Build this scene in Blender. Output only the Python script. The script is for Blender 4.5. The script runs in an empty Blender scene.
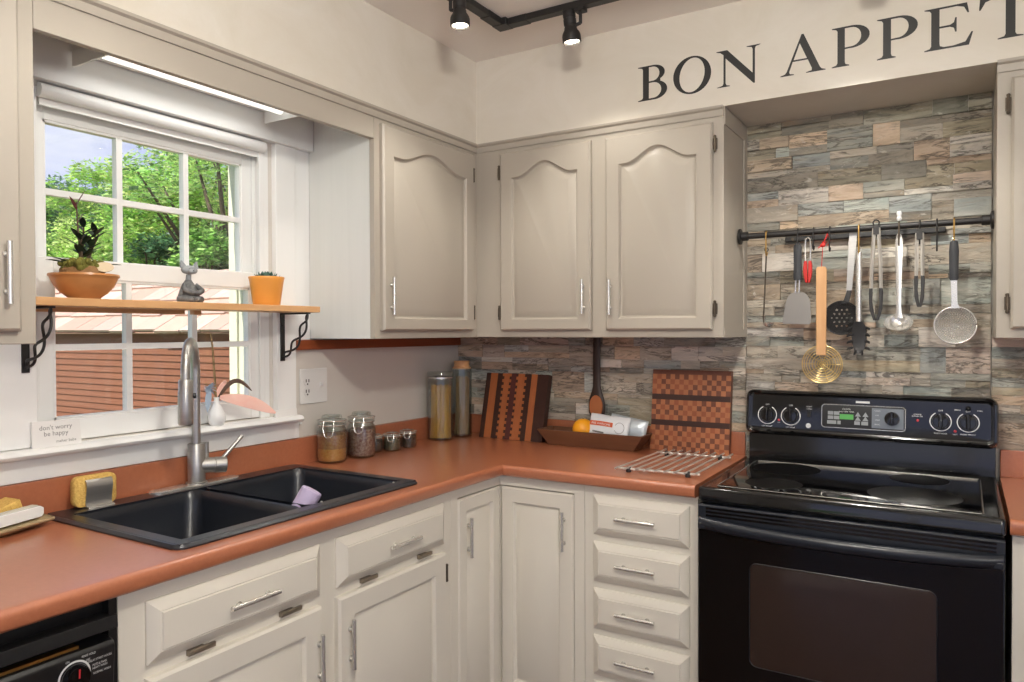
import bpy, bmesh, math, random
from mathutils import Vector, Matrix
PI = math.pi
C = bpy.context.scene.collection
V = Vector

# ---------------------------------------------------------------- helpers
def lin(c):
    r = []
    for x in c[:3]:
        x = x / 255.0
        r.append(x / 12.92 if x <= 0.04045 else ((x + 0.055) / 1.055) ** 2.4)
    return (r[0], r[1], r[2], 1.0)

class MB:
    """collects shapes for ONE mesh"""
    def __init__(s):
        s.v = []; s.f = []; s.m = []; s.col = []; s.cur = 0; s.c = (1, 1, 1, 1)
    def add(s, verts, faces):
        b = len(s.v)
        s.v += [tuple(p) for p in verts]
        for f in faces:
            s.f.append([b + i for i in f]); s.m.append(s.cur); s.col.append(s.c)
        return s
    def box(s, x0, x1, y0, y1, z0, z1):
        x0, x1 = min(x0, x1), max(x0, x1); y0, y1 = min(y0, y1), max(y0, y1); z0, z1 = min(z0, z1), max(z0, z1)
        p = [(x, y, z) for z in (z0, z1) for y in (y0, y1) for x in (x0, x1)]
        return s.add(p, [(0, 2, 3, 1), (4, 5, 7, 6), (0, 1, 5, 4), (2, 6, 7, 3), (0, 4, 6, 2), (1, 3, 7, 5)])
    def obox(s, c, a, b, d):
        c = V(c); a = V(a); b = V(b); d = V(d)
        p = [c + i * a + j * b + k * d for k in (-1, 1) for j in (-1, 1) for i in (-1, 1)]
        return s.add(p, [(0, 2, 3, 1), (4, 5, 7, 6), (0, 1, 5, 4), (2, 6, 7, 3), (0, 4, 6, 2), (1, 3, 7, 5)])
    def loft(s, loops, cap0=True, cap1=True, closed=True):
        n = len(loops[0]); vs = [p for l in loops for p in l]; fs = []
        for k in range(len(loops) - 1):
            for i in range(n if closed else n - 1):
                j = (i + 1) % n
                fs.append((k * n + i, k * n + j, (k + 1) * n + j, (k + 1) * n + i))
        if cap0: fs.append(tuple(range(n))[::-1])
        if cap1: fs.append(tuple((len(loops) - 1) * n + i for i in range(n)))
        return s.add(vs, fs)
    def cyl(s, p0, p1, r0, r1=None, n=16, cap=True):
        p0 = V(p0); p1 = V(p1); r1 = r0 if r1 is None else r1
        d = (p1 - p0).normalized(); a = d.orthogonal().normalized(); b = d.cross(a)
        ring = lambda p, r: [p + a * (r * math.cos(2 * PI * i / n)) + b * (r * math.sin(2 * PI * i / n)) for i in range(n)]
        return s.loft([ring(p0, r0), ring(p1, r1)], cap, cap)
    def tube(s, pts, r, n=8, closed=False):
        pts = [V(p) for p in pts]; N = len(pts)
        rr = r if isinstance(r, (list, tuple)) else [r] * N
        loops = []; a = None
        for i, p in enumerate(pts):
            if closed: t = pts[(i + 1) % N] - pts[i - 1]
            else: t = pts[min(i + 1, N - 1)] - pts[max(i - 1, 0)]
            t = t.normalized() if t.length > 1e-9 else V((0, 0, 1))
            if a is None: a = t.orthogonal().normalized()
            else:
                a = a - t * a.dot(t)
                a = a.normalized() if a.length > 1e-6 else t.orthogonal().normalized()
            b = t.cross(a)
            loops.append([p + a * (rr[i] * math.cos(2 * PI * k / n)) + b * (rr[i] * math.sin(2 * PI * k / n)) for k in range(n)])
        if closed: loops.append(loops[0])
        return s.loft(loops, not closed, not closed)
    def lathe(s, prof, c, n=32, ax=(0, 0, 1)):
        c = V(c); d = V(ax).normalized()
        a = V((1, 0, 0)) if abs(d.x) < .9 else V((0, 1, 0))
        a = (a - d * a.dot(d)).normalized(); b = d.cross(a)
        loops = [[c + d * z + a * (max(r, 1e-5) * math.cos(2 * PI * i / n)) + b * (max(r, 1e-5) * math.sin(2 * PI * i / n)) for i in range(n)] for r, z in prof]
        return s.loft(loops, True, True)
    def ball(s, c, r, n=16, k=10):
        r = r if isinstance(r, (list, tuple)) else (r, r, r)
        loops = []
        for i in range(k + 1):
            t = -PI / 2 + PI * i / k; q = max(math.cos(t), 1e-3)
            loops.append([V(c) + V((r[0] * q * math.cos(2 * PI * j / n), r[1] * q * math.sin(2 * PI * j / n), r[2] * math.sin(t))) for j in range(n)])
        return s.loft(loops)
    def prism(s, poly, fr, d0, d1):
        return s.loft([[fr(u, v, d0) for u, v in poly], [fr(u, v, d1) for u, v in poly]])
    def quad(s, a, b, c, d):
        return s.add([a, b, c, d], [(0, 1, 2, 3)])

def loc_of(o):
    p = V((0, 0, 0))
    while o is not None:
        p += V(o.location); o = o.parent
    return p

def build(name, mb, mats, parent=None, origin=None, bevel=0, smooth=35, attr=None, fixn=True, seg=2):
    me = bpy.data.meshes.new(name)
    pl = loc_of(parent) if parent else V((0, 0, 0))
    og = V(origin) if origin is not None else pl
    me.from_pydata([V(p) - og for p in mb.v], [], mb.f)
    if not isinstance(mats, (list, tuple)): mats = [mats]
    for m in mats: me.materials.append(m)
    me.polygons.foreach_set('material_index', mb.m)
    if attr:
        at = me.attributes.new(attr, 'FLOAT_COLOR', 'FACE')
        at.data.foreach_set('color', [x for c in mb.col for x in c])
    if fixn:
        bm = bmesh.new(); bm.from_mesh(me)
        bmesh.ops.recalc_face_normals(bm, faces=bm.faces); bm.to_mesh(me); bm.free()
    if smooth:
        me.polygons.foreach_set('use_smooth', [True] * len(me.polygons))
        me.set_sharp_from_angle(angle=math.radians(smooth))
    me.update()
    o = bpy.data.objects.new(name, me); C.objects.link(o)
    if parent: o.parent = parent
    o.location = og - pl
    if bevel:
        b = o.modifiers.new('edge', 'BEVEL'); b.width = bevel; b.segments = seg; b.limit_method = 'ANGLE'; b.angle_limit = math.radians(40)
        b.harden_normals = False
    return o

def tag(o, label, cat, group=None):
    o['label'] = label; o['category'] = cat
    if group: o['group'] = group
    return o
def thing(name, label, cat, loc, group=None):
    o = bpy.data.objects.new(name, None); C.objects.link(o); o.location = loc; o.empty_display_size = .05
    return tag(o, label, cat, group)
def single(name, mb, mats, label, cat, group=None, **k):
    xs = [p[0] for p in mb.v]; ys = [p[1] for p in mb.v]; zs = [p[2] for p in mb.v]
    og = ((min(xs) + max(xs)) / 2, (min(ys) + max(ys)) / 2, min(zs))
    return tag(build(name, mb, mats, origin=og, **k), label, cat, group)
def struct(name, mb, mats, **k):
    o = build(name, mb, mats, **k); o['kind'] = 'structure'; return o
def frame(O, U, W, N):
    O = V(O); U = V(U); W = V(W); N = V(N)
    return lambda u, v, n=0.0: O + U * u + W * v + N * n

# ---------------------------------------------------------------- materials
def nodes(m):
    m.use_nodes = True; nt = m.node_tree
    return nt, nt.nodes['Principled BSDF']
def mat(name, col, rough=.5, metal=0, noise=None, bump=0, bscale=60, spec=.5, attr=None, coat=0, emit=0, alpha=None, aniso=None):
    """noise = (other colour, scale xyz, sharpness 0..1)"""
    m = bpy.data.materials.new(name); nt, b = nodes(m)
    N = nt.nodes; L = nt.links
    b.inputs['Roughness'].default_value = rough; b.inputs['Metallic'].default_value = metal
    b.inputs['Specular IOR Level'].default_value = spec
    b.inputs['Coat Weight'].default_value = coat; b.inputs['Coat Roughness'].default_value = .24
    b.inputs['Base Color'].default_value = lin(col)
    tc = N.new('ShaderNodeTexCoord')
    src = None
    if attr:
        a = N.new('ShaderNodeAttribute'); a.attribute_name = attr; src = a.outputs['Color']
    if noise:
        mp = N.new('ShaderNodeMapping'); mp.inputs['Scale'].default_value = noise[1]
        L.new(tc.outputs['Object'], mp.inputs['Vector'])
        nz = N.new('ShaderNodeTexNoise'); nz.inputs['Scale'].default_value = 1; nz.inputs['Detail'].default_value = 6
        nz.inputs['Roughness'].default_value = .62; nz.inputs['Distortion'].default_value = noise[3] if len(noise) > 3 else .4
        L.new(mp.outputs[0], nz.inputs['Vector'])
        rp = N.new('ShaderNodeValToRGB'); w = .5 * (1 - noise[2])
        rp.color_ramp.elements[0].position = .5 - w * .9; rp.color_ramp.elements[1].position = .5 + w * .9 + .001
        L.new(nz.outputs['Fac'], rp.inputs['Fac'])
        mx = N.new('ShaderNodeMix'); mx.data_type = 'RGBA'
        L.new(rp.outputs['Color'], mx.inputs['Factor'])
        if src is not None: L.new(src, mx.inputs['A'])
        else: mx.inputs['A'].default_value = lin(col)
        mx.inputs['B'].default_value = lin(noise[0]); src = mx.outputs['Result']
    if src is not None: L.new(src, b.inputs['Base Color'])
    if bump:
        n2 = N.new('ShaderNodeTexNoise'); n2.inputs['Scale'].default_value = bscale; n2.inputs['Detail'].default_value = 4
        L.new(tc.outputs['Object'], n2.inputs['Vector'])
        bp = N.new('ShaderNodeBump'); bp.inputs['Strength'].default_value = bump; bp.inputs['Distance'].default_value = .004
        L.new(n2.outputs['Fac'], bp.inputs['Height']); L.new(bp.outputs['Normal'], b.inputs['Normal'])
    if emit:
        b.inputs['Emission Color'].default_value = lin(col); b.inputs['Emission Strength'].default_value = emit
    return m
def glass(name, tint=(250, 252, 250), rough=.02, refl=.04, edge=.5):
    """thin clear glass: see-through with a Fresnel sheen"""
    m = bpy.data.materials.new(name); m.use_nodes = True; nt = m.node_tree; N = nt.nodes; L = nt.links; N.clear()
    t = N.new('ShaderNodeBsdfTransparent'); t.inputs[0].default_value = lin(tint)
    g = N.new('ShaderNodeBsdfGlossy'); g.inputs['Roughness'].default_value = rough
    lw = N.new('ShaderNodeLayerWeight'); lw.inputs['Blend'].default_value = .35
    mr = N.new('ShaderNodeMapRange'); mr.inputs['To Min'].default_value = refl; mr.inputs['To Max'].default_value = edge
    L.new(lw.outputs['Facing'], mr.inputs['Value'])
    pw = N.new('ShaderNodeMath'); pw.operation = 'POWER'; pw.inputs[1].default_value = 2.0; L.new(mr.outputs[0], pw.inputs[0])
    mx = N.new('ShaderNodeMixShader'); L.new(mr.outputs[0], mx.inputs[0])
    L.new(t.outputs[0], mx.inputs[1]); L.new(g.outputs[0], mx.inputs[2])
    o = N.new('ShaderNodeOutputMaterial'); L.new(mx.outputs[0], o.inputs[0])
    return m
def leafmat(name, transl=.45, rough=.5):
    m = bpy.data.materials.new(name); nt, b = nodes(m); N = nt.nodes; L = nt.links
    a = N.new('ShaderNodeAttribute'); a.attribute_name = 'tint'
    L.new(a.outputs['Color'], b.inputs['Base Color']); b.inputs['Roughness'].default_value = rough
    tr = N.new('ShaderNodeBsdfTranslucent'); L.new(a.outputs['Color'], tr.inputs['Color'])
    mx = N.new('ShaderNodeMixShader'); mx.inputs[0].default_value = transl
    L.new(b.outputs[0], mx.inputs[1]); L.new(tr.outputs[0], mx.inputs[2])
    L.new(mx.outputs[0], N['Material Output'].inputs[0])
    return m
def stonemat():
    m = bpy.data.materials.new('ledger_stone'); nt, b = nodes(m); N = nt.nodes; L = nt.links
    b.inputs['Roughness'].default_value = .5
    tc = N.new('ShaderNodeTexCoord')
    at = N.new('ShaderNodeAttribute'); at.attribute_name = 'stone'
    of = N.new('ShaderNodeVectorMath'); of.operation = 'MULTIPLY_ADD'; L.new(at.outputs['Color'], of.inputs[0]); of.inputs[1].default_value = (9, 7, 13); L.new(tc.outputs['Object'], of.inputs[2])
    def noise(scale, detail, dist, rot=0.0):
        mp = N.new('ShaderNodeMapping'); mp.inputs['Scale'].default_value = scale; mp.inputs['Rotation'].default_value = (0, rot, 0)
        L.new(of.outputs[0], mp.inputs['Vector'])
        nz = N.new('ShaderNodeTexNoise'); nz.inputs['Scale'].default_value = 1; nz.inputs['Detail'].default_value = detail
        nz.inputs['Roughness'].default_value = .65; nz.inputs['Distortion'].default_value = dist
        L.new(mp.outputs[0], nz.inputs['Vector']); return nz.outputs['Fac']
    def ramp(src, pts):
        r = N.new('ShaderNodeValToRGB'); e = r.color_ramp.elements
        e[0].position, e[0].color = pts[0][0], pts[0][1]; e[1].position, e[1].color = pts[-1][0], pts[-1][1]
        for p, c in pts[1:-1]:
            k = e.new(p); k.color = c
        L.new(src, r.inputs['Fac']); return r.outputs['Color']
    def mix(a, bb, f, mode='MIX'):
        x = N.new('ShaderNodeMix'); x.data_type = 'RGBA'; x.blend_type = mode
        for k, s in (('A', a), ('B', bb)):
            if isinstance(s, tuple): x.inputs[k].default_value = s
            else: L.new(s, x.inputs[k])
        if isinstance(f, float): x.inputs['Factor'].default_value = f
        else: L.new(f, x.inputs['Factor'])
        return x.outputs['Result']
    w = (1, 1, 1, 1); k = (0, 0, 0, 1)
    broad = noise((3, 3, 15), 6, .9, .16)
    hue = ramp(broad, [(.28, lin((92, 90, 82))), (.42, lin((142, 142, 134))), (.54, lin((184, 174, 156))), (.66, lin((214, 207, 194))), (.78, lin((152, 132, 108)))])
    c1 = mix(at.outputs['Color'], hue, .45)
    rust = ramp(noise((3, 3, 14), 5, 1.5, -.2), [(.56, k), (.7, w)])
    c2 = mix(c1, lin((164, 136, 100)), mix(k, rust, .4))
    vein = noise((4.5, 4.5, 26), 7, 1.8, .22)
    vr = ramp(vein, [(.455, k), (.485, w), (.515, w), (.545, k)])
    thin = noise((4, 4, 12), 4, .8, -.3)
    vm = mix(k, vr, ramp(thin, [(.42, k), (.56, w)]))
    c3 = mix(c2, lin((62, 56, 48)), mix(k, vm, .72))
    pale = ramp(noise((9, 9, 24), 6, 2.0, -.4), [(.6, k), (.7, w)])
    c4 = mix(c3, lin((222, 216, 204)), mix(k, pale, .62))
    L.new(c4, b.inputs['Base Color'])
    bp = N.new('ShaderNodeBump'); bp.inputs['Strength'].default_value = .7; bp.inputs['Distance'].default_value = .012
    L.new(noise((10, 10, 30), 8, 2.0, .3), bp.inputs['Height']); L.new(bp.outputs['Normal'], b.inputs['Normal'])
    return m

PAINT = (176, 168, 155)
LOWER = (222, 216, 203)  # base cabinet colour, lifted above the wall cabinets' for a brighter look
M = dict(
    base=mat('base_cabinet_tone', LOWER, .42),
    wall=mat('wall_paint', (214, 209, 200), .7, noise=((208, 203, 194), (2, 2, 2), .1), bump=.05, bscale=120),
    soffit=mat('soffit_paint', (224, 218, 207), .65, noise=((212, 204, 188), (2.6, 2.6, 4.0), .45, 1.2), bump=.08, bscale=40),
    ceiling=mat('ceiling_paint', (240, 235, 228), .8),
    floor=mat('floor_wood', (96, 62, 40), .35, noise=((60, 38, 26), (2, 18, 2), .2)),
    paint=mat('cabinet_paint', PAINT, .42),
    side=mat('cabinet_side_white', (226, 227, 222), .5, noise=((216, 217, 212), (30, 30, 1.2), .1)),
    white=mat('trim_white', (238, 238, 235), .4),
    cream=mat('cream_paint', (222, 219, 196), .5),
    strip=mat('strip_wood', (150, 76, 40), .45, noise=((122, 58, 28), (40, 5, 60), .1)),
    counter=mat('terracotta_laminate', (180, 112, 79), .3, noise=((166, 98, 68), (90, 90, 90), .2), spec=.6, coat=.6),
    black=mat('black_plastic', (24, 24, 25), .35),
    sink=mat('black_composite', (25, 29, 37), .28, spec=.7, bump=.03, bscale=400),
    gloss=mat('black_enamel', (11, 11, 12), .1, spec=.65),
    gglass=mat('black_glass', (7, 7, 8), .06, spec=.5),
    ring=mat('burner_mark', (4, 4, 5), .35, spec=.25),
    navy=mat('navy_black_plastic', (26, 30, 38), .3),
    steel=mat('brushed_steel', (192, 190, 185), .32, .8, noise=((166, 164, 160), (4, 4, 260), .1)),
    chrome=mat('satin_nickel', (222, 220, 214), .27, .78),
    wire=mat('polished_wire', (214, 211, 204), .3, .55),
    pipe=mat('black_iron', (34, 32, 31), .45),
    bronze=mat('dark_hinge', (92, 82, 70), .4, .7), tilt=mat('tilt_hinge', (150, 138, 122), .4, .7),
    brass=mat('brass', (196, 158, 92), .3, 1),
    gold=mat('brass_wire', (222, 196, 136), .32, .85),
    rubber=mat('dark_grip', (52, 54, 58), .55),
    nylon=mat('black_nylon', (44, 43, 43), .45),
    grey=mat('grey_blade', (160, 156, 150), .35, .6),
    red=mat('red_silicone', (200, 40, 34), .4),
    beech=mat('beech_wood', (230, 188, 140), .5, noise=((196, 136, 80), (30, 30, 3), .15)),
    shelf=mat('shelf_wood', (226, 182, 132), .45, noise=((200, 148, 96), (30, 2.5, 30), .2)),
    walnut=mat('walnut', (66, 38, 28), .45, noise=((50, 28, 22), (20, 20, 60), .1)),
    purple=mat('purpleheart', (82, 40, 36), .45),
    padauk=mat('padauk', (176, 106, 60), .45, noise=((152, 84, 46), (60, 60, 8), .1)),
    maple=mat('cherry_block', (176, 118, 78), .45, noise=((160, 94, 58), (40, 40, 40), .1)),
    cherry=mat('dark_block', (118, 74, 54), .45, noise=((98, 52, 36), (40, 40, 40), .1)),
    tray=mat('tray_wood', (118, 76, 50), .45, noise=((82, 50, 33), (4, 40, 40), .15)),
    glass=glass('clear_glass', (252, 253, 252), .03, .03, .30),
    jar=glass('jar_glass', (244, 248, 246), .04, .05, .6),
    stone=stonemat(),
    vinyl=mat('black_vinyl', (42, 41, 39), .5),
    ink=mat('printed_white', (220, 220, 218), .5),
    ink2=mat('printed_grey', (120, 118, 114), .6),
    leaf=leafmat('leaf'),
    succ=leafmat('succulent_leaf', .1),
    bark=mat('bark', (92, 76, 60), .9, bump=.5, bscale=12),
    terracotta=mat('orange_glaze', (232, 158, 72), .35),
    ceramic=mat('brown_ceramic', (182, 116, 66), .3, noise=((206, 150, 92), (8, 8, 22), .2)),
    moss=mat('moss', (126, 122, 50), .9, noise=((84, 84, 30), (60, 60, 60), .3), bump=.8, bscale=80),
    soil=mat('root_ball', (140, 104, 66), .9, bump=.8, bscale=90),
    tagm=mat('pale_tag', (222, 202, 168), .6),
    catd=mat('cat_robe', (58, 58, 60), .5, noise=((130, 130, 128), (60, 60, 60), .5)),
    catg=mat('cat_grey', (150, 154, 156), .45),
    card=mat('sign_card', (232, 230, 226), .6),
    porcelain=mat('white_porcelain', (240, 240, 238), .2),
    pinkf=mat('coral_feather', (248, 186, 168), .6, noise=((250, 214, 200), (14, 30, 30), .1)),
    bluef=mat('pale_blue_petal', (176, 192, 208), .7),
    twig=mat('dry_twig', (140, 116, 80), .8),
    darkf=mat('dark_feather', (88, 62, 46), .6),
    sponge=mat('cellulose_sponge', (236, 200, 112), .9, noise=((206, 160, 82), (160, 160, 160), .55), bump=.6, bscale=200),
    spongeg=mat('scrub_pad', (112, 112, 104), .95),
    brushw=mat('white_bristle', (226, 222, 208), .8, noise=((200, 196, 180), (300, 300, 300), .2), bump=.6, bscale=400),
    trayt=mat('bamboo_tray', (182, 164, 128), .6, noise=((160, 140, 104), (40, 6, 40), .1)),
    lav=mat('lavender_rubber', (190, 176, 206), .5),
    orange=mat('orange_peel', (246, 166, 32), .4, bump=.25, bscale=220),
    packet=mat('packet_white', (228, 230, 232), .35, bump=.15, bscale=40),
    packor=mat('packet_orange', (206, 92, 52), .45),
    foil=mat('packet_silver', (196, 204, 208), .3, .25, bump=.4, bscale=50),
    spag=mat('spaghetti', (226, 176, 84), .5),
    spag2=mat('dry_noodles', (172, 140, 100), .5),
    seed1=mat('brown_lentils', (150, 92, 56), .8, noise=((196, 150, 96), (150, 150, 150), .5), bump=.6, bscale=200),
    seed1b=mat('orange_lentils', (206, 124, 46), .8, noise=((226, 176, 96), (150, 150, 150), .5), bump=.6, bscale=200),
    seed2=mat('red_beans', (120, 64, 56), .8, noise=((186, 160, 146), (110, 110, 110), .6), bump=.6, bscale=160),
    seed3=mat('grey_herbs', (128, 116, 88), .8, noise=((80, 72, 56), (150, 150, 150), .5), bump=.6, bscale=200),
    seed4=mat('dark_spice', (98, 74, 60), .8, noise=((60, 46, 40), (150, 150, 150), .5), bump=.6, bscale=200),
    bigspoon=mat('dark_spoon_wood', (52, 36, 28), .5),
    spoonface=mat('spoon_bowl_wood', (176, 106, 62), .5),
    lcd=mat('green_display', (84, 160, 80), .3, emit=.12),
    btn=mat('grey_button', (150, 154, 156), .5),
    redled=mat('red_lamp', (196, 50, 60), .3),
    plate=mat('outlet_plate', (228, 228, 224), .35),
    slot=mat('outlet_slot', (70, 68, 64), .6),
    lampglow=mat('lamp_glow', (255, 240, 214), .4, emit=14),
    diffuser=mat('fluorescent_lens', (255, 253, 246), .4, emit=1.1),
    globe=mat('ceiling_globe', (255, 250, 240), .4, emit=5),
    shingle=mat('cedar_shake', (214, 172, 146), .85, attr='tint', noise=((196, 158, 136), (40, 6, 6), .25), bump=.4, bscale=30),
    siding=mat('shed_siding', (148, 94, 66), .8, noise=((120, 72, 50), (3, 3, 60), .3), bump=.3, bscale=60),
    lawn=mat('lawn', (96, 130, 60), .9, noise=((60, 96, 36), (3, 3, 3), .2)),
)

# ---------------------------------------------------------------- room shell
CE = 2.463; SO = 2.127; D = .315; UB = 1.353; CT = .914; CD = .6435
struct('floor', MB().box(-.2, 4.2, -5, .12, -.05, 0), M['floor'])
struct('ceiling', MB().box(-.2, 4.2, -5, .12, CE, CE + .06), M['ceiling'])
WY0, WY1, WZ0, WZ1 = -1.848, -1.10, 1.09, 2.0
mb = MB(); wt = -.2
mb.box(wt, 0, -5, WY0, 0, CE); mb.box(wt, 0, WY1, .12, 0, CE); mb.box(wt, 0, WY0, WY1, 0, WZ0); mb.box(wt, 0, WY0, WY1, WZ1, CE)
struct('wall_left', mb, M['wall'])
struct('wall_back', MB().box(0, 4.2, 0, .12, 0, CE), M['wall'])
mb = MB(); mb.box(-.2, .7, -5.1, -5, 0, CE); mb.box(3.3, 4.2, -5.1, -5, 0, CE); mb.box(.7, 3.3, -5.1, -5, 2.15, CE); mb.box(.7, 3.3, -5.1, -5, 0, .08)
struct('wall_rear', mb, M['wall'])
mb = MB(); mb.box(.7, .78, -5.08, -5.02, .08, 2.15); mb.box(3.22, 3.3, -5.08, -5.02, .08, 2.15); mb.box(1.95, 2.05, -5.08, -5.02, .08, 2.15); mb.box(.78, 3.22, -5.08, -5.02, .08, .18); mb.box(.78, 3.22, -5.08, -5.02, 2.07, 2.15)
d1 = struct('door_1', mb, M['white'])
build('glass', MB().box(.76, 3.24, -5.052, -5.048, .16, 2.09), M['glass'], d1)
mb = MB(); mb.box(4.2, 4.3, -5.1, -4.6, 0, CE); mb.box(4.2, 4.3, -1.6, .12, 0, CE); mb.box(4.2, 4.3, -4.6, -1.6, 0, .1); mb.box(4.2, 4.3, -4.6, -1.6, 2.15, CE)
struct('wall_right', mb, M['wall'])
mb = MB(); mb.box(4.22, 4.27, -4.6, -4.54, .1, 2.15); mb.box(4.22, 4.27, -1.66, -1.6, .1, 2.15); mb.box(4.22, 4.27, -3.13, -3.07, .1, 2.15); mb.box(4.22, 4.27, -4.6, -1.6, .1, .16); mb.box(4.22, 4.27, -4.6, -1.6, 2.09, 2.15)
w2 = struct('fill_window', mb, M['white'])  # added opening, out of view, lets sky light in as fill
build('glass', MB().box(4.243, 4.247, -4.56, -1.64, .13, 2.12), M['glass'], w2)
struct('wall_soffit_left', MB().box(0, D, -5, -D, SO, CE), M['soffit'])
struct('wall_soffit_back', MB().box(0, 4.2, -D, 0, SO, CE), M['soffit'])

# stone facing: every ledger strip is modelled, the facing is one surface
def stone(name, rects, seed):
    rnd = random.Random(seed)
    pal = [(170, 160, 144), (190, 176, 158), (146, 138, 122), (208, 196, 178), (140, 146, 138), (158, 172, 166), (204, 172, 136), (190, 156, 126), (112, 104, 92), (222, 214, 204), (170, 182, 182), (160, 146, 112), (184, 174, 158), (206, 182, 164)]
    pal = [tuple(.84 * v + .16 * (.42 * sum(c) / 1.26 * .0 + sum(c) / 3 + k) for v, k in zip(c, (6, 0, -8))) for c in pal]
    mb = MB()
    for (x0, x1, z0, z1) in rects:
        z = z0
        while z < z1 - .004:
            h = rnd.choice([.03, .045, .055, .065, .075, .085]); h = min(h, z1 - z)
            if z1 - z - h < .012: h = z1 - z
            x = x0
            while x < x1 - .002:
                l = rnd.uniform(.10, .34); l = min(l, x1 - x)
                if x1 - x - l < .05: l = x1 - x
                zs = [0, h] if (h < .045 or rnd.random() < .3) else sorted([0, h, h * rnd.uniform(.3, .7)])
                for k in range(len(zs) - 1):
                    cut = [0, l] if (l < .14 or rnd.random() < .35) else [0, l * rnd.uniform(.3, .7), l]
                    for q in range(len(cut) - 1):
                        c = rnd.choice(pal); j = rnd.uniform(.80, 1.1)
                        if z > 2.02: c = rnd.choice([(124, 116, 90), (104, 96, 78), (140, 138, 118)])  # rows under the soffit: its shade is put into the stone colour
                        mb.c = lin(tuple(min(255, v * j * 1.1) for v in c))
                        mb.box(x + cut[q] + .0005, x + cut[q + 1] - .0005, -.006 - rnd.uniform(.001, .015 if x0 > 1.313 and x1 < 2.075 else .0085), 0, z + zs[k] + .0005, z + zs[k + 1] - .0005)
                x += l
            z += h
    return struct(name, mb, M['stone'], attr='stone', smooth=0)
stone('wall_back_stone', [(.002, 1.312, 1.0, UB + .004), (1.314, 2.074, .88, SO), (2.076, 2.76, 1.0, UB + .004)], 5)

# ---------------------------------------------------------------- cabinets
def panel_loop(fr, u0, u1, v0, v1, d, n=1, h=0.0):
    pts = [fr(u0, v0, d), fr(u1, v0, d)]
    for i in range(n + 1):
        t = i / n; s = 1 - 2 * t
        a = h * (.5 + .5 * math.cos(PI * s / .84)) if h and abs(s) < .84 else 0
        pts.append(fr(u1 + (u0 - u1) * t, v1 + a, d))
    return pts
def door_mesh(fr, u0, u1, v0, v1, t=.02, bw=.052, arch=0.0, topw=None, d0=0.0):
    mb = MB(); n = 28 if arch else 1; tw = topw or bw
    R = lambda i, d: panel_loop(fr, u0 + i, u1 - i, v0 + i, v1 - i, d0 + d, n)
    I = lambda i, d: panel_loop(fr, u0 + bw + i, u1 - bw - i, v0 + bw * .8 + i, v1 - tw - i, d0 + d, n, arch)
    mb.loft([R(0, 0), R(0, t - .006), R(.006, t), I(0, t), I(.003, t - .004), I(.005, t - .011), I(.010, t - .012), I(.013, t - .010), I(.036, t - .001)])
    return mb
def drawer_mesh(fr, u0, u1, v0, v1, t=.021):
    mb = MB(); R = lambda i, d: panel_loop(fr, u0 + i, u1 - i, v0 + i, v1 - i, d)
    mb.loft([R(0, 0), R(0, .006), R(.003, .009), R(.0225, .0195), R(.0235, .0185), R(.0245, .0185), R(.027, t + .001), R(.03, t + .001)])
    return mb
def handle_mesh(fr, u, v, L, vert=True, t=.021, off=.034):
    mb = MB(); r = .0058
    a, b = ((u, v - L / 2), (u, v + L / 2)) if vert else ((u - L / 2, v), (u + L / 2, v))
    mb.cyl(fr(*a, off), fr(*b, off), r, n=12)
    for s in (.2, .8):
        p = (a[0] + (b[0] - a[0]) * s, a[1] + (b[1] - a[1]) * s)
        mb.cyl(fr(*p, t - .002), fr(*p, off), .0045, n=10); mb.cyl(fr(*p, t - .002), fr(*p, t + .003), .008, n=12)
    return mb
def hinge_mesh(fr, u, v, d):
    mb = MB(); mb.cyl(fr(u, v - .022, d), fr(u, v + .022, d), .0042, n=10)
    mb.obox(fr(u, v, d - .004), (fr(1, 0, 0) - fr(0, 0, 0)) * .007, (fr(0, 1, 0) - fr(0, 0, 0)) * .018, (fr(0, 0, 1) - fr(0, 0, 0)) * .003)
    for s in (-1, 1): mb.ball(fr(u, v + s * .024, d), .005, 8, 6)
    return mb
FL = lambda x: frame((x, 0, 0), (0, 1, 0), (0, 0, 1), (1, 0, 0))        # faces on the window-wall run, u = y
FB = lambda y: frame((0, y, 0), (1, 0, 0), (0, 0, 1), (0, -1, 0))       # faces on the stone-wall run, u = x

# wall cabinets
def carcass(x0, x1, y0, y1, z0, z1):
    return MB().box(x0, x1, y0, y1, z0, z1)
cab = thing('wall_cabinet', 'greige wall cabinet cut off at the left edge, left of the window', 'cabinet', (D / 2, -2.3, UB))
build('body', carcass(0, D, -2.7, -1.986, UB, SO - .001), M['paint'], cab, bevel=.002)
d = build('door', door_mesh(FL(D), -2.56, -2.022, 1.38, 2.078, arch=.05, topw=.1), M['paint'], cab)
build('handle', handle_mesh(FL(D), -2.051, 1.50, .128), M['chrome'], d)

cab = thing('wall_cabinet', 'greige arched-door wall cabinet on the window wall beside the corner, its side panel white', 'cabinet', (D / 2, -.62, UB))
build('body', MB().box(0, D - .02, -.919, -D - .002, UB, SO - .001).box(D - .0199, D, -.925, -D - .002, UB, SO - .001), M['paint'], cab)
sp = build('side_panel', MB().box(.0005, D - .021, -.925, -.9195, UB, SO - .001), M['side'], cab); sp['label'] = 'white painted cabinet side'
d = build('door', door_mesh(FL(D), -.899, -.360, 1.38, 2.079, arch=.047, topw=.103), M['paint'], cab)
build('handle', handle_mesh(FL(D), -.864, 1.498, .128), M['chrome'], d)
for z in (1.452, 2.0): build('hinge', hinge_mesh(FL(D), -.352, z, .012), M['bronze'], d)

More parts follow.
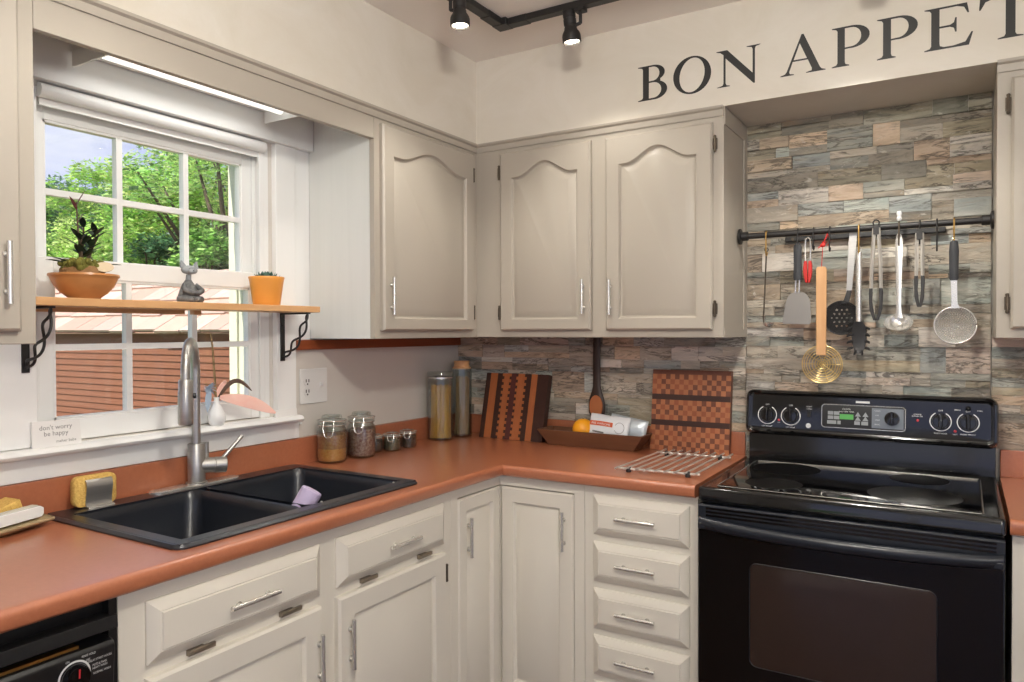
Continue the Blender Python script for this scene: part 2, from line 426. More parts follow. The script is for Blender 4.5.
cab = thing('wall_cabinet', 'greige two-door wall cabinet on the stone wall between the corner and the range', 'cabinet', (.8, -D / 2, UB))
build('body', MB().box(.0, 1.314, -D, -.013, UB, SO - .001), M['paint'], cab, bevel=.0015)
mb = MB(); mb.box(1.3141, 1.3175, -.06, -.014, UB, SO - .002); mb.box(1.3141, 1.3175, -D + .002, -.06, SO - .06, SO - .002); mb.box(1.3141, 1.3175, -D + .002, -.06, UB, UB + .03)
build('side_trim', mb, M['paint'], cab)
dA = build('door', door_mesh(FB(-D), .437, .830, 1.38, 2.076, arch=.05, topw=.1), M['paint'], cab)
build('handle', handle_mesh(FB(-D), .802, 1.503, .127), M['chrome'], dA)
dB = build('door', door_mesh(FB(-D), .890, 1.279, 1.38, 2.075, arch=.05, topw=.1), M['paint'], cab)
build('handle', handle_mesh(FB(-D), .910, 1.498, .127), M['chrome'], dB)
for z in (1.45, 2.003):
    build('hinge', hinge_mesh(FB(-D), .430, z, .012), M['bronze'], dA)
    build('hinge', hinge_mesh(FB(-D), 1.287, z, .012), M['bronze'], dB)

cab = thing('wall_cabinet', 'greige wall cabinet at the right edge beside the utensil rail', 'cabinet', (2.4, -D / 2, UB))
build('body', MB().box(2.078, 2.76, -D, -.013, UB, SO - .001), M['paint'], cab, bevel=.0015)
d = build('door', door_mesh(FB(-D), 2.112, 2.70, 1.38, 2.075, arch=.05, topw=.1), M['paint'], cab)
for z in (1.45, 2.003): build('hinge', hinge_mesh(FB(-D), 2.104, z, .012), M['bronze'], d)

single('valance_board', MB().box(D - .02, D, -1.9855, -.9255, 2.023, SO - .001), M['paint'], 'greige valance board bridging the cabinets above the window', 'valance', bevel=.0015)

def crown(name, p0, p1, n, ends):
    """small stepped moulding under the soffit"""
    p0 = V(p0); p1 = V(p1); n = V(n)
    prof = [(0, -.032), (.006, -.032), (.008, -.024), (.008, -.012), (.016, -.007), (.018, 0), (0, 0)]
    m = MB(); t = (p1 - p0).normalized()
    m.loft([[p0 + n * a + V((0, 0, b)) + t * (a * ends[0]) for a, b in prof], [p1 + n * a + V((0, 0, b)) - t * (a * ends[1]) for a, b in prof]])
    struct(name, m, M['paint'], smooth=25)
crown('trim_1', (D, -3.2, SO), (D, -D, SO), (1, 0, 0), (0, -1 * -1))
crown('trim_2', (D, -D, SO), (1.314, -D, SO), (0, -1, 0), (1, 0))
crown('trim_3', (2.078, -D, SO), (2.76, -D, SO), (0, -1, 0), (0, 0))

# base cabinets: open-topped boxes with a face frame
def base_body(run, a0, a1, face, back, holes, z0=.1, z1=.874):
    """run 'L' along y on the window wall, 'B' along x on the stone wall; holes are openings of the face frame"""
    mb = MB()
    def bx(u0, u1, w0, w1, q0, q1):
        if run == 'L': mb.box(w0, w1, u0, u1, q0, q1)
        else: mb.box(u0, u1, -w1, -w0, q0, q1)
    bx(a0, a0 + .016, back, face - .02, z0, z1); bx(a1 - .016, a1, back, face - .02, z0, z1)
    bx(a0 + .016, a1 - .016, back, back + .01, z0, z1); bx(a0 + .016, a1 - .016, back + .01, face - .02, z0, z0 + .016)
    bx(a0, a1, back, face - .07, .0, z0)
    us = sorted({a0, a1, *[h[0] for h in holes], *[h[1] for h in holes]}); vs = sorted({z0, z1, *[h[2] for h in holes], *[h[3] for h in holes]})
    for i in range(len(us) - 1):
        run0 = None
        for k in range(len(vs)):
            inh = k < len(vs) - 1 and any(h[0] <= us[i] and us[i + 1] <= h[1] and h[2] <= vs[k] and vs[k + 1] <= h[3] for h in holes)
            if k < len(vs) - 1 and not inh:
                if run0 is None: run0 = vs[k]
            elif run0 is not None:
                bx(us[i], us[i + 1], face - .02, face, run0, vs[k]); run0 = None
    return mb
FX = .61
cab = thing('base_cabinet', 'cream base cabinet under the black sink with two false drawers', 'cabinet', (.3, -1.45, 0))
build('body', base_body('L', -1.988, -.905, FX, .004, [(-1.92, -1.49, .13, .67), (-1.41, -.97, .13, .67)]), M['base'], cab)
for (u0, u1, hu, du) in ((-1.934, -1.470, -1.687, -1.487), (-1.412, -.948, -1.159, -1.377)):
    q = build('drawer_front', drawer_mesh(FL(FX), u0, u1, .712, .840), M['base'], cab)
    build('handle', handle_mesh(FL(FX), hu, .772, .132, False), M['chrome'], q)
    for hh in ((u0 + .11), (u1 - .108)):
        m = MB(); m.obox((FX + .006, hh, .703), (.005, 0, 0), (0, .019, 0), (0, 0, .006)); m.cyl((FX + .012, hh - .02, .706), (FX + .012, hh + .02, .706), .004, n=10); m.obox((FX + .004, hh + .035, .7), (.003, 0, 0), (0, .014, 0), (0, 0, .005))
        build('tilt_hinge', m, M['tilt'], q)
    q = build('door', door_mesh(FL(FX), u0 - .003, u1 - .003, .115, .687, bw=.056), M['base'], cab)
    build('handle', handle_mesh(FL(FX), du, .5575, .13), M['chrome'], q)
    if u0 > -1.45:
        for z in (.62, .2): build('hinge', hinge_mesh(FL(FX), u1 + .007, z, .012), M['bronze'], q)

cab = thing('corner_cabinet', 'cream corner base cabinet with a bifold pair of tall doors', 'cabinet', (.35, -.35, 0))
mb = MB()
mb.box(.004, .59, -.904, -.888, .1, .874); mb.box(.923, .939, -.59, -.004, .1, .874)
mb.box(.004, .014, -.888, -.004, .1, .874); mb.box(.014, .923, -.014, -.004, .1, .874)
mb.box(.014, .54, -.888, -.014, 0, .116); mb.box(.54, .923, -.54, -.014, 0, .116)
mb.box(.59, FX, -.904, -.866, .1, .874); mb.box(.59, FX, -.866, -.59, .838, .874)
mb.box(.902, .939, -FX, -.59, .1, .874); mb.box(FX, .902, -FX, -.59, .838, .874)
mb.box(.5925, .6118, -.6118, -.5925, .112, .833)
build('body', mb, M['base'], cab)
q = build('door', door_mesh(FL(FX - .018), -.862, -.6130, .112, .833, bw=.044), M['base'], cab)
build('handle', handle_mesh(FL(FX - .018), -.808, .698, .13), M['chrome'], q)
q = build('door', door_mesh(FB(-FX + .018), .6135, .898, .112, .833, bw=.05), M['base'], cab)
build('handle', handle_mesh(FB(-FX + .018), .863, .7075, .13), M['chrome'], q)

cab = thing('drawer_cabinet', 'cream stack of drawers with bar pulls, left of the range', 'cabinet', (1.13, -.3, 0))
rows = [(.716, .844), (.565, .692), (.410, .540), (.258, .386), (.115, .234)]
build('body', base_body('B', .941, 1.318, FX, .004, [(.99, 1.285, a + .015, b - .015) for a, b in rows]), M['base'], cab)
for a, b in rows:
    q = build('drawer_front', drawer_mesh(FB(-FX), .974, 1.294, a, b), M['base'], cab)
    build('handle', handle_mesh(FB(-FX), 1.125, (a + b) / 2 - .001, .132, False), M['chrome'], q)

cab = thing('base_cabinet', 'cream base cabinet at the right edge, right of the range', 'cabinet', (2.43, -.3, 0))
build('body', base_body('B', 2.106, 2.76, FX, .004, [(2.17, 2.70, .13, .83)]), M['base'], cab)
q = build('door', door_mesh(FB(-FX), 2.15, 2.72, .115, .845, bw=.056), M['base'], cab)
for z in (.62, .2): build('hinge', hinge_mesh(FB(-FX), 2.142, z, .012), M['bronze'], q)

# ---------------------------------------------------------------- countertop
SX0, SX1, SY0, SY1 = .035, .592, -1.847, -1.029       # outer edge of the sink
def edge_prof():
    """waterfall front edge: (outward, up) from the top inner line to the underside"""
    p = [(-.03, 0)]
    for i in range(7):
        a = PI / 2 * i / 6; p.append((-.014 + .014 * math.sin(a), -.014 + .014 * math.cos(a)))
    for i in range(1, 7):
        a = PI / 2 * i / 6; p.append((-.012 + .012 * math.cos(a), -.027 - .012 * math.sin(a)))
    p.append((-.03, -.039))
    return p
ct = thing('countertop', 'terracotta laminate L-shaped countertop with backsplash along the window and stone walls', 'countertop', (.32, -.32, .875))
e = edge_prof(); ci = CD - .03; xe = 1.318; ye = -2.75
mb = MB()
z1, z0 = CT, CT - .039
for (x0, x1, y0, y1) in ((.001, ci, ye, SY0 + .02), (.001, SX0 + .02, SY0 + .02, SY1 - .02), (SX1 - .02, ci, SY0 + .02, SY1 - .02), (.001, ci, SY1 - .02, -.001), (ci, xe, -ci, -.001)):
    mb.box(x0, x1, y0, y1, z0, z1)
cx = CD
mb.loft([[V((cx + a, ye, CT + b)) for a, b in e], [V((cx + a, -cx - a, CT + b)) for a, b in e], [V((xe, -cx - a, CT + b)) for a, b in e]], True, True, False)
build('slab', mb, M['counter'], ct, smooth=30)
build('backsplash', MB().box(.0012, .021, ye, -.0212, CT - .001, 1.005).box(.021, .026, ye, -.026, CT - .001, CT + .004), M['counter'], ct, bevel=.003)
build('backsplash', MB().box(.0012, 1.312, -.021, -.0145, CT - .001, 1.0).box(.026, 1.312, -.026, -.021, CT - .001, CT + .004), M['counter'], ct, bevel=.003)
ct = thing('countertop', 'short terracotta countertop with backsplash at the right edge, right of the range', 'countertop', (2.43, -.32, .875))
mb = MB().box(2.1, 2.76, -ci, -.001, z0, z1)
mb.loft([[V((2.1, -cx - a, CT + b)) for a, b in e], [V((2.76, -cx - a, CT + b)) for a, b in e]], True, True, False)
build('slab', mb, M['counter'], ct, smooth=30)
build('backsplash', MB().box(2.1, 2.76, -.021, -.0145, CT - .001, 1.0), M['counter'], ct, bevel=.003)

# ---------------------------------------------------------------- sink
def rrect(x0, x1, y0, y1, r, z, n=6):
    p = []
    for (cx_, cy_, a0) in ((x1 - r, y1 - r, 0), (x0 + r, y1 - r, 90), (x0 + r, y0 + r, 180), (x1 - r, y0 + r, 270)):
        for i in range(n + 1):
            a = math.radians(a0 + 90 * i / n); p.append(V((cx_ + r * math.cos(a), cy_ + r * math.sin(a), z)))
    return p
sk = thing('double_sink', 'black composite double-bowl drop-in sink in the countertop', 'sink', (.31, -1.43, CT))
mb = MB(); zr = CT + .011
bowls = [(.112, .548, -1.808, -1.466, .7), (.112, .548, -1.436, -1.074, .72)]
# flat deck with two openings, made of strips
xs = [SX0 + .012, .112, .548, SX1 - .012]; ys = [SY0 + .012, -1.808, -1.466, -1.436, -1.074, SY1 - .012]
for i in range(3):
    for j in range(5):
        if i == 1 and j in (1, 3): continue
        lo = zr - (.012 if (i == 1 and j == 2) else 0)
        mb.box(xs[i], xs[i + 1], ys[j], ys[j + 1], CT + .0005, lo + .0)
mb.loft([rrect(SX0, SX1, SY0, SY1, .03, CT + .0006), rrect(SX0, SX1, SY0, SY1, .03, CT + .004), rrect(SX0 + .006, SX1 - .006, SY0 + .006, SY1 - .006, .028, CT + .01), rrect(SX0 + .014, SX1 - .014, SY0 + .014, SY1 - .014, .024, zr)], False, False)
build('rim', mb, M['sink'], sk, smooth=30)
for k, (x0, x1, y0, y1, zb) in enumerate(bowls):
    mb = MB()
    top = CT + .0105
    mb.loft([rrect(x0 - .004, x1 + .004, y0 - .004, y1 + .004, .03, top), rrect(x0, x1, y0, y1, .034, top - .006), rrect(x0 + .004, x1 - .004, y0 + .004, y1 - .004, .04, top - .03), rrect(x0 + .012, x1 - .012, y0 + .012, y1 - .012, .05, zb + .03), rrect(x0 + .03, x1 - .03, y0 + .03, y1 - .03, .04, zb + .004), rrect(x0 + .06, x1 - .06, y0 + .06, y1 - .06, .03, zb)], False, True)
    o = build('bowl', mb, M['sink'], sk, smooth=40, fixn=True)
    build('drain', MB().lathe([(0, .001), (.02, .001), (.022, .004), (.042, .005), (.045, .001)], ((x0 + x1) / 2, (y0 + y1) / 2, zb), 24), M['steel'], sk)
mb = MB(); mb.loft([[V((x, -1.451 + .0155 * math.sin(t), CT - .004 + .007 * math.cos(t))) for t in [PI * (i / 10 - .5) for i in range(11)]] for x in (.116, .2, .4, .545)], False, False, False)
build('divider', mb, M['sink'], sk)
mb = MB(); mb.tube([(.45, -1.43, .885), (.45, -1.08, .885)], .004, 8); mb.tube([(.53, -1.43, .885), (.53, -1.08, .885)], .004, 8)
for y in (-1.428, -1.255, -1.082): mb.tube([(.45, y, .885), (.53, y, .885)], .003, 8)
for y in (-1.4, -1.11): mb.tube([(.53, y, .885), (.545, y, .905), (.552, y, .928)], .003, 6)
single('sink_caddy', mb, M['wire'], 'thin steel wire caddy across the front of the right sink bowl', 'rack')
mb = MB(); mb.lathe([(.0, -.03), (.026, -.03), (.029, -.026), (.029, .028), (.026, .032), (.016, .034), (0, .034)], (.500, -1.405, .925), 24, (.25, .45, .85))
single('scrubber', mb, M['lav'], 'lavender rubber cup-shaped scrubber in the right sink bowl', 'scrubber')

# faucet
fx, fy = .062, -1.425
fa = thing('kitchen_faucet', 'brushed steel gooseneck pull-down faucet behind the sink', 'faucet', (fx, fy, zr))
mb = MB(); mb.loft([rrect(.04, .094, -1.575, -1.285, .026, zr), rrect(.04, .094, -1.575, -1.285, .026, zr + .004), rrect(.044, .09, -1.571, -1.289, .022, zr + .006)])
build('deck_plate', mb, M['chrome'], fa, smooth=40)
build('body', MB().lathe([(.03, .004), (.03, .009), (.0245, .011), (.0245, .12), (.0235, .122), (0, .122)], (fx, fy, zr), 28), M['steel'], fa)
dv = V((.125, -.12, 0)); L_ = dv.length; dv.normalize(); R_ = .088; pts = [V((fx, fy, 1.03)), V((fx, fy, 1.15)), V((fx, fy, 1.262))]
for i in range(1, 15):
    a = PI * i / 14; pts.append(V((fx, fy, 1.262)) + dv * (R_ - R_ * math.cos(a)) + V((0, 0, R_ * math.sin(a))))
pts.append(pts[-1] + V((0, 0, -.02)))
build('spout', MB().tube(pts, .0125, 16), M['steel'], fa, smooth=50)
h0 = pts[-1] + V((0, 0, .006))
hd = build('spray_head', MB().lathe([(.0, 0), (.016, 0), (.0185, -.004), (.0185, -.03), (.0195, -.034), (.0205, -.118), (.0185, -.124), (0, -.124)], h0, 28), M['steel'], fa)
side = V((.6, .8, 0)); build('button', MB().cyl(h0 + V((0, 0, -.045)) + side * .012, h0 + V((0, 0, -.045)) + side * .027, .007, n=12), M['black'], hd)
hb = V((fx, fy, .982)); hdv = V((.42, .9, -.06)).normalized()
build('valve', MB().lathe([(.0225, 0), (.0225, .036), (.0215, .037), (.0215, .039), (.0235, .04), (.0235, .07), (.022, .072), (0, .072)], hb + hdv * .012, 28, hdv), M['steel'], fa)
l0 = hb + hdv * .062; l1 = l0 + V((.01, .078, .078))
build('lever', MB().cyl(l0 + V((0, .01, .012)), l1, .0065, .0058, n=14), M['steel'], fa)
build('diverter', MB().cyl((fx - .012, fy + .042, .99), (fx - .012, fy + .042, 1.045), .008, n=14), M['steel'], fa)

# things around the sink
hs = thing('sponge_holder', 'bent steel sponge holder on the sink rim below the window', 'holder', (.07, -1.725, zr))
ang = math.radians(14); U_ = V((math.sin(ang) * .25, math.cos(ang), 0)).normalized(); Nn = V((U_.y, -U_.x, 0))
fr = frame((.083, -1.718, zr), U_, (0, 0, 1), Nn)
prof = [(-.004, .0), (.012, .0), (.010, .004), (-.001, .004), (-.004, .012), (-.001, .03), (.004, .052), (.002, .066), (-.004, .072), (-.006, .070), (.000, .064), (.002, .052), (-.003, .03), (-.006, .012)]
mb = MB(); mb.loft([[fr(-.040, b, a) for a, b in prof], [fr(.026, b, a) for a, b in prof]])
build('clip', mb, M['steel'], hs, smooth=40)
mb = MB(); mb.loft([[fr(u, w, n) for u, w in ((-.040, 0), (.026, 0), (.026, .0025), (-.040, .0025))] for n in (-.034, -.004)])
build('base_plate', mb, M['steel'], hs)
mb = MB(); fr2 = frame(fr(-.012, .003, -.02), U_, (0, 0, 1), Nn)
def rr2(w, h, r, n=5):
    p = []
    for (a, b, s) in ((w / 2 - r, h - r, 0), (-w / 2 + r, h - r, 90), (-w / 2 + r, r, 180), (w / 2 - r, r, 270)):
        for i in range(n + 1):
            t = math.radians(s + 90 * i / n); p.append((a + r * math.cos(t), b + r * math.sin(t)))
    return p
q = rr2(.108, .078, .016)
mb.loft([[fr2(u, w, -.0115) for u, w in rr2(.102, .074, .014)], [fr2(u, w, -.008) for u, w in q], [fr2(u, w, .009) for u, w in q], [fr2(u, w, .0125) for u, w in rr2(.102, .074, .014)]])
single('sponge', mb, M['sponge'], 'yellow cellulose sponge standing in the steel holder', 'sponge', smooth=50)

mb = MB(); zt = CT + .002
def slantp(w, z): return [V((x, y, z + .012 * (1 if 0 else 0))) for x, y in w]
pl = [(.03, -2.12), (.205, -2.11), (.135, -1.862), (.045, -1.86)]
mb.loft([[V((x, y, CT + .001)) for x, y in [(.05, -2.1), (.18, -2.09), (.115, -1.90), (.06, -1.9)]], [V((x, y, CT + .014)) for x, y in pl], [V((x, y, CT + .021)) for x, y in pl], [V((x * .93 + .006, y * .99 - .02, CT + .016)) for x, y in pl]])
single('soap_tray', mb, M['trayt'], 'beige wedge-shaped tray on the counter left of the sink', 'tray', bevel=.002)
fr = frame((.118, -1.945, CT + .021), V((-.30, .95, 0)).normalized(), (0, 0, 1), V((.95, .30, 0)))
sb = thing('scrub_brush', 'white bristle scrub brush lying on the beige tray', 'brush', (.118, -1.945, CT + .021))
mb = MB(); q = [(-.068, .0), (.064, .0), (.07, .006), (.07, .022), (.06, .028), (-.06, .028), (-.07, .022), (-.072, .006)]
mb.loft([[fr(u, w, n) for u, w in q] for n in (-.016, -.006, .006)]); build('bristles', mb, M['brushw'], sb, bevel=.003)
mb = MB(); mb.loft([[fr(u, w, n) for u, w in [(a * .98, b * .96) for a, b in q]] for n in (.006, .012, .015)]); build('back', mb, M['porcelain'], sb, bevel=.002)
sg = thing('scrub_sponge', 'yellow sponge with grey scouring pad behind the white brush', 'sponge', (.06, -1.97, CT + .02))
fr = frame((.068, -1.965, CT + .022), V((-.1, .95, .30)).normalized(), V((.05, -.3, .95)).normalized(), V((.99, .1, 0)))
mb = MB(); mb.loft([[fr(u, w, n) for u, w in ((-.06, .009), (.055, .009), (.055, .032), (-.06, .032))] for n in (-.03, .03)]); build('foam', mb, M['sponge'], sg, bevel=.003)
mb = MB(); mb.loft([[fr(u, w, n) for u, w in ((-.06, .0), (.055, .0), (.055, .009), (-.06, .009))] for n in (-.03, .03)]); build('pad', mb, M['spongeg'], sg, bevel=.002)

# ---------------------------------------------------------------- window
W1 = bpy.data.objects.new('window_1', None); C.objects.link(W1); W1.location = (0, -1.474, WZ0); W1['kind'] = 'structure'
mb = MB()                                                     # jamb liner
mb.box(-.09, .0, WY0, WY0 + .02, WZ0, WZ1); mb.box(-.09, .0, WY1 - .02, WY1, WZ0, WZ1); mb.box(-.09, .0, WY0 + .02, WY1 - .02, WZ1 - .012, WZ1)
mb.box(-.046, -.040, WY1 - .032, WY1 - .02, WZ0, WZ1); mb.box(-.046, -.040, WY0 + .02, WY0 + .026, WZ0, WZ1)
mb.box(-.010, -.0, WY1 - .036, WY1 - .02, WZ0, WZ1)
build('frame', mb, M['white'], W1, bevel=.001)
mb = MB(); mb.box(-.2, -.09, WY0, WY0 + .012, WZ0, WZ1); mb.box(-.2, -.09, WY1 - .004, WY1 + .0, WZ0, WZ1); mb.box(-.2, -.09, WY0 + .012, WY1 - .004, WZ1 - .02, WZ1)
mb.box(-.16, -.15, WY1 - .012, WY1 - .004, WZ0, WZ1)
mb.box(-.215, -.09, WY0, WY1, WZ0 - .02, WZ0 + .012)
build('outer_frame', mb, M['cream'], W1)
def sash(name, xc, y0, y1, z0_, z1_, gy0, gy1, gz0, gz1, cols, rows_):
    t = .015; mb = MB()
    mb.box(xc - t, xc + t, y0, gy0, z0_, z1_); mb.box(xc - t, xc + t, gy1, y1, z0_, z1_)
    mb.box(xc - t, xc + t, gy0, gy1, z0_, gz0); mb.box(xc - t, xc + t, gy0, gy1, gz1, z1_)
    o = build(name, mb, M['white'], W1, bevel=.002)
    g = MB(); w = .0085
    for c in cols: g.box(xc - .011, xc + .011, c - w, c + w, gz0, gz1)
    for r in rows_:
        ed = [gy0] + [v for c in cols for v in (c - w, c + w)] + [gy1]
        for k in range(0, len(ed), 2): g.box(xc - .0105, xc + .0105, ed[k], ed[k + 1], r - w, r + w)
    for (a, b, c_, d_) in ((gy0, gy0 + .006, gz0, gz1), (gy1 - .006, gy1, gz0, gz1), (gy0, gy1, gz0, gz0 + .006), (gy0, gy1, gz1 - .006, gz1)): g.box(xc - .012, xc + .012, a, b, c_, d_)
    build('muntin_grid', g, M['white'], o)
    build('glass', MB().box(xc - .0015, xc + .0015, gy0 - .004, gy1 + .004, gz0 - .004, gz1 + .004), M['glass'], o)
sash('upper_sash', -.063, WY0 + .02, WY1 - .02, 1.535, WZ1 - .012, -1.789, -1.169, 1.571, 1.934, (-1.583, -1.372), (1.748,))
sash('lower_sash', -.026, WY0 + .021, WY1 - .034, WZ0 + .002, 1.573, -1.787, -1.168, 1.150, 1.521, (-1.581, -1.372), (1.338,))
st = M['white']
struct('trim_4', MB().box(0, .022, WY1 - .016 + .03, -1.002, 1.0905, 2.0125), st, bevel=.002)          # right casing
struct('trim_5', MB().box(0, .010, -1.0018, -.9262, 1.349, 2.0125), st, bevel=.001)
struct('trim_6', MB().box(0, .022, -1.945, WY0 + .005, 1.0905, 2.0125), st, bevel=.002)
struct('trim_7', MB().box(0, .034, -1.99, -.9262, 2.013, SO - .001), st, bevel=.002)                   # header
mb = MB(); mb.loft([[V((a, y, b)) for a, b in ((-.01, 1.0885), (.045, 1.0885), (.054, 1.085), (.058, 1.077), (.054, 1.069), (.045, 1.066), (-.01, 1.066))] for y in (-2.0, -1.0)])
struct('trim_8', mb, st, smooth=50)                                                                       # stool
struct('trim_9', MB().box(0, .016, -1.97, -.985, 1.006, 1.0655), st, bevel=.002)                           # apron
struct('trim_10', MB().box(0, .02, -1.0, -.0135, 1.313, 1.3475), M['strip'], bevel=.002)                  # wood strip under the cabinet
rb = thing('roller_blind', 'white roller blind wound up at the top of the window', 'blind', (-.012, -1.46, 1.99))
build('roll', MB().cyl((.006, WY0 + .022, 1.992), (.006, WY1 - .022, 1.992), .018, n=24), M['white'], rb)
build('bottom_bar', MB().box(-.012, -.006, WY0 + .03, WY1 - .03, 1.958, 1.98), M['white'], rb)

fl = thing('fluorescent_light', 'white fluorescent strip light under the soffit above the window', 'lamp', (.13, -1.46, 2.06))
build('housing', MB().box(.05, .21, -1.765, -1.15, 2.095, SO - .001), M['white'], fl, bevel=.002)
for y in (-1.765, -1.155): build('end_plate', MB().box(.05, .225, y, y + .005, 2.058, 2.1), M['white'], fl)
build('lens', MB().cyl((.15, -1.74, 2.083), (.15, -1.175, 2.083), .0165, n=16), M['diffuser'], fl)
single('soffit_rod', MB().box(.10, .118, -1.985, -1.83, SO - .018, SO - .0005), M['white'], 'short white batten under the soffit left of the strip light', 'batten', bevel=.003)

# outlet
op = thing('outlet_plate', 'white double wall plate with outlet and switch right of the window', 'outlet', (0, -.905, 1.18))
build('plate', MB().box(.0005, .006, -.97, -.84, 1.12, 1.245), M['plate'], op, bevel=.002)
for z in (1.20, 1.163):
    mb = MB(); mb.lathe([(.0, 0), (.0165, 0), (.0165, .0018), (0, .002)], (.006, -.938, z), 20, (1, 0, 0)); r = build('receptacle', mb, M['plate'], op)
    mb = MB(); mb.box(.0078, .0088, -.9460, -.9425, z - .003, z + .008); mb.box(.0078, .0088, -.9335, -.930, z - .003, z + .008); mb.cyl((.0076, -.938, z - .0095), (.0088, -.938, z - .0095), .0032, n=10)
    build('slot', mb, M['slot'], r)
mb = MB(); mb.box(.006, .007, -.878, -.868, 1.168, 1.196); mb.obox((.0105, -.873, 1.186), (.006, 0, .003), (0, .0035, 0), (-.002, 0, .005))
build('switch', mb, M['plate'], op)
mb = MB(); mb.box(.0005, .006, -1.075 + .09, -.965, 1.035, 1.062)
single('cable_clip', MB().box(.0005, .006, -.975, -.962, 1.05, 1.064), M['plate'], 'tiny white cable clip on the wall below the outlet', 'clip', bevel=.001)

# ---------------------------------------------------------------- window shelf
sh = thing('window_shelf', 'honey wood shelf hung across the window on black brackets', 'shelf', (.09, -1.48, 1.44))
rnd = random.Random(3); n = 24
front = [(.158 + .003 * math.sin(i * .9) + rnd.uniform(-.001, .001), -1.945 + .925 * i / n) for i in range(n + 1)]
poly = [(.0235, -1.945)] + front + [(.0235, -1.02)]
mb = MB(); mb.loft([[V((x, y, 1.4415)) for x, y in poly], [V((x, y, 1.4615)) for x, y in poly]])
build('board', mb, M['shelf'], sh, bevel=.0015)
build('cleat', MB().box(.03, .05, -1.86, -1.45, 1.4295, 1.4415).box(.03, .05, -1.42, -1.395, 1.4295, 1.4415), M['shelf'], sh)
def bracket(y, label):
    b = thing('shelf_bracket', label, 'bracket', (.022, y, 1.28), 'twisted iron shelf brackets')
    m = MB(); m.box(.0222, .027, y - .009, y + .009, 1.278, 1.4405); m.box(.027, .150, y - .009, y + .009, 1.4355, 1.4405)
    m.cyl((.027, y, 1.292), (.030, y, 1.292), .005, n=10); m.cyl((.027, y, 1.40), (.030, y, 1.40), .005, n=10)
    build('angle', m, M['pipe'], b, bevel=.001)
    p0 = V((.030, y, 1.292)); p1 = V((.146, y, 1.434)); dd = (p1 - p0); t = dd.normalized(); a = V((t.z, 0, -t.x)); bb = V((0, 1, 0))
    for s in (0, PI):
        pts = []
        for i in range(37):
            f_ = i / 36; am = .013 * math.sin(PI * min(1, f_ * 6, (1 - f_) * 6) / 2)
            bow = a * (.016 * math.sin(PI * f_))
            th = f_ * 3.0 * PI + s
            pts.append(p0 + dd * f_ + bow + a * (am * math.cos(th) * 1.0) + bb * (am * .55 * math.sin(th)))
        build('twisted_bar', MB().tube(pts, .0036, 8), M['pipe'], b)
bracket(-1.064, 'black twisted iron bracket under the right end of the window shelf')
bracket(-1.872, 'black twisted iron bracket under the left end of the window shelf')

TOP = 1.462
def leafquad(mb, p, d, L, w, bend=.2, up=V((0, 0, 1))):
    """a pointed thick leaf, curved"""
    d = V(d).normalized(); s = d.cross(up); s = s.normalized() if s.length > 1e-3 else V((1, 0, 0)); nrm = s.cross(d)
    loops = []
    for i in range(6):
        f_ = i / 5; c = V(p) + d * (L * f_) - nrm * (bend * L * f_ * f_)
        ww = w * (math.sin(PI * (.12 + .86 * f_)) ** .8) * (1 if f_ < 1 else .1) + 1e-4
        loops.append([c - s * ww, c - nrm * (.22 * ww + .0005), c + s * ww, c + nrm * (.10 * ww)])
    mb.loft(loops)
bp_ = thing('potted_bonsai', 'brown footed bowl with mossy root ball and dark leafy plant, on the window shelf', 'plant', (.095, -1.765, TOP))
build('bowl', MB().lathe([(.0, 0), (.040, 0), (.042, .004), (.060, .017), (.075, .034), (.083, .050), (.0855, .056), (.090, .060), (.089, .065), (.084, .064), (.074, .048), (.045, .018), (0, .010)], (.095, -1.765, TOP), 40), M['ceramic'], bp_, smooth=50)
build('root_ball', MB().lathe([(0, .02), (.045, .03), (.052, .05), (.050, .074), (.044, .082), (0, .086)], (.095, -1.77, TOP), 28), M['soil'], bp_, smooth=60)
rnd = random.Random(8); mb = MB()
for i in range(90):
    a = rnd.uniform(0, 2 * PI); r = .050 * math.sqrt(rnd.uniform(.2, 1)); mb.ball((.095 + r * math.cos(a), -1.77 + r * math.sin(a), TOP + .083 + rnd.uniform(-.008, .010)), rnd.uniform(.006, .011), 7, 5)
build('moss', mb, M['moss'], bp_)
mb = MB(); mb.loft([[V((.146, -1.742, TOP + .080)) + V((.30, .5, 0)).normalized() * (.021 * math.cos(t)) + V((-.25, .1, 1)).normalized() * (.013 * math.sin(t)) + V((.8, -.5, .2)) * k for t in [2 * PI * i / 16 for i in range(16)]] for k in (0, .003)])
build('tag', mb, M['tagm'], bp_)
for c_ in bp_.children:
    if c_.name.startswith('bowl'):
        for v_ in c_.data.vertices: v_.co = V((v_.co.x * .9, v_.co.y * .9, v_.co.z * .96))
mb = MB(); base = V((.09, -1.77, TOP + .085)); sm = MB()
for (tx, ty, h) in ((-.01, .012, .10), (.0, .03, .075), (.01, -.004, .07), (-.012, .045, .085)):
    top = base + V((tx * 1.2, ty * 1.2, h)); sm.tube([base + V((tx * .3, ty * .3, -.01)), base + V((tx * .7, ty * .7, h * .5)), top], [.004, .0032, .002], 6)
    for k in range(9):
        f_ = .3 + .7 * k / 8; a = k * 2.4 + tx * 90
        mb.c = lin(rnd.choice([(34, 50, 34), (46, 64, 42), (60, 78, 50), (30, 40, 34)]))
        leafquad(mb, base + V((tx * f_, ty * f_, h * f_)), (math.cos(a), math.sin(a), .55 + .4 * f_), rnd.uniform(.032, .048), .0075, .12)
for a in (-1.9, -1.55, -2.3, 1.2, 1.7):
    mb.c = lin((70, 94, 84)); leafquad(mb, base + V((0, .02 * math.sin(a), -.004)), (.25, math.sin(a) * 1.0, .42), .075, .006, .25)
build('leaves', mb, M['succ'], bp_, attr='tint', smooth=60)
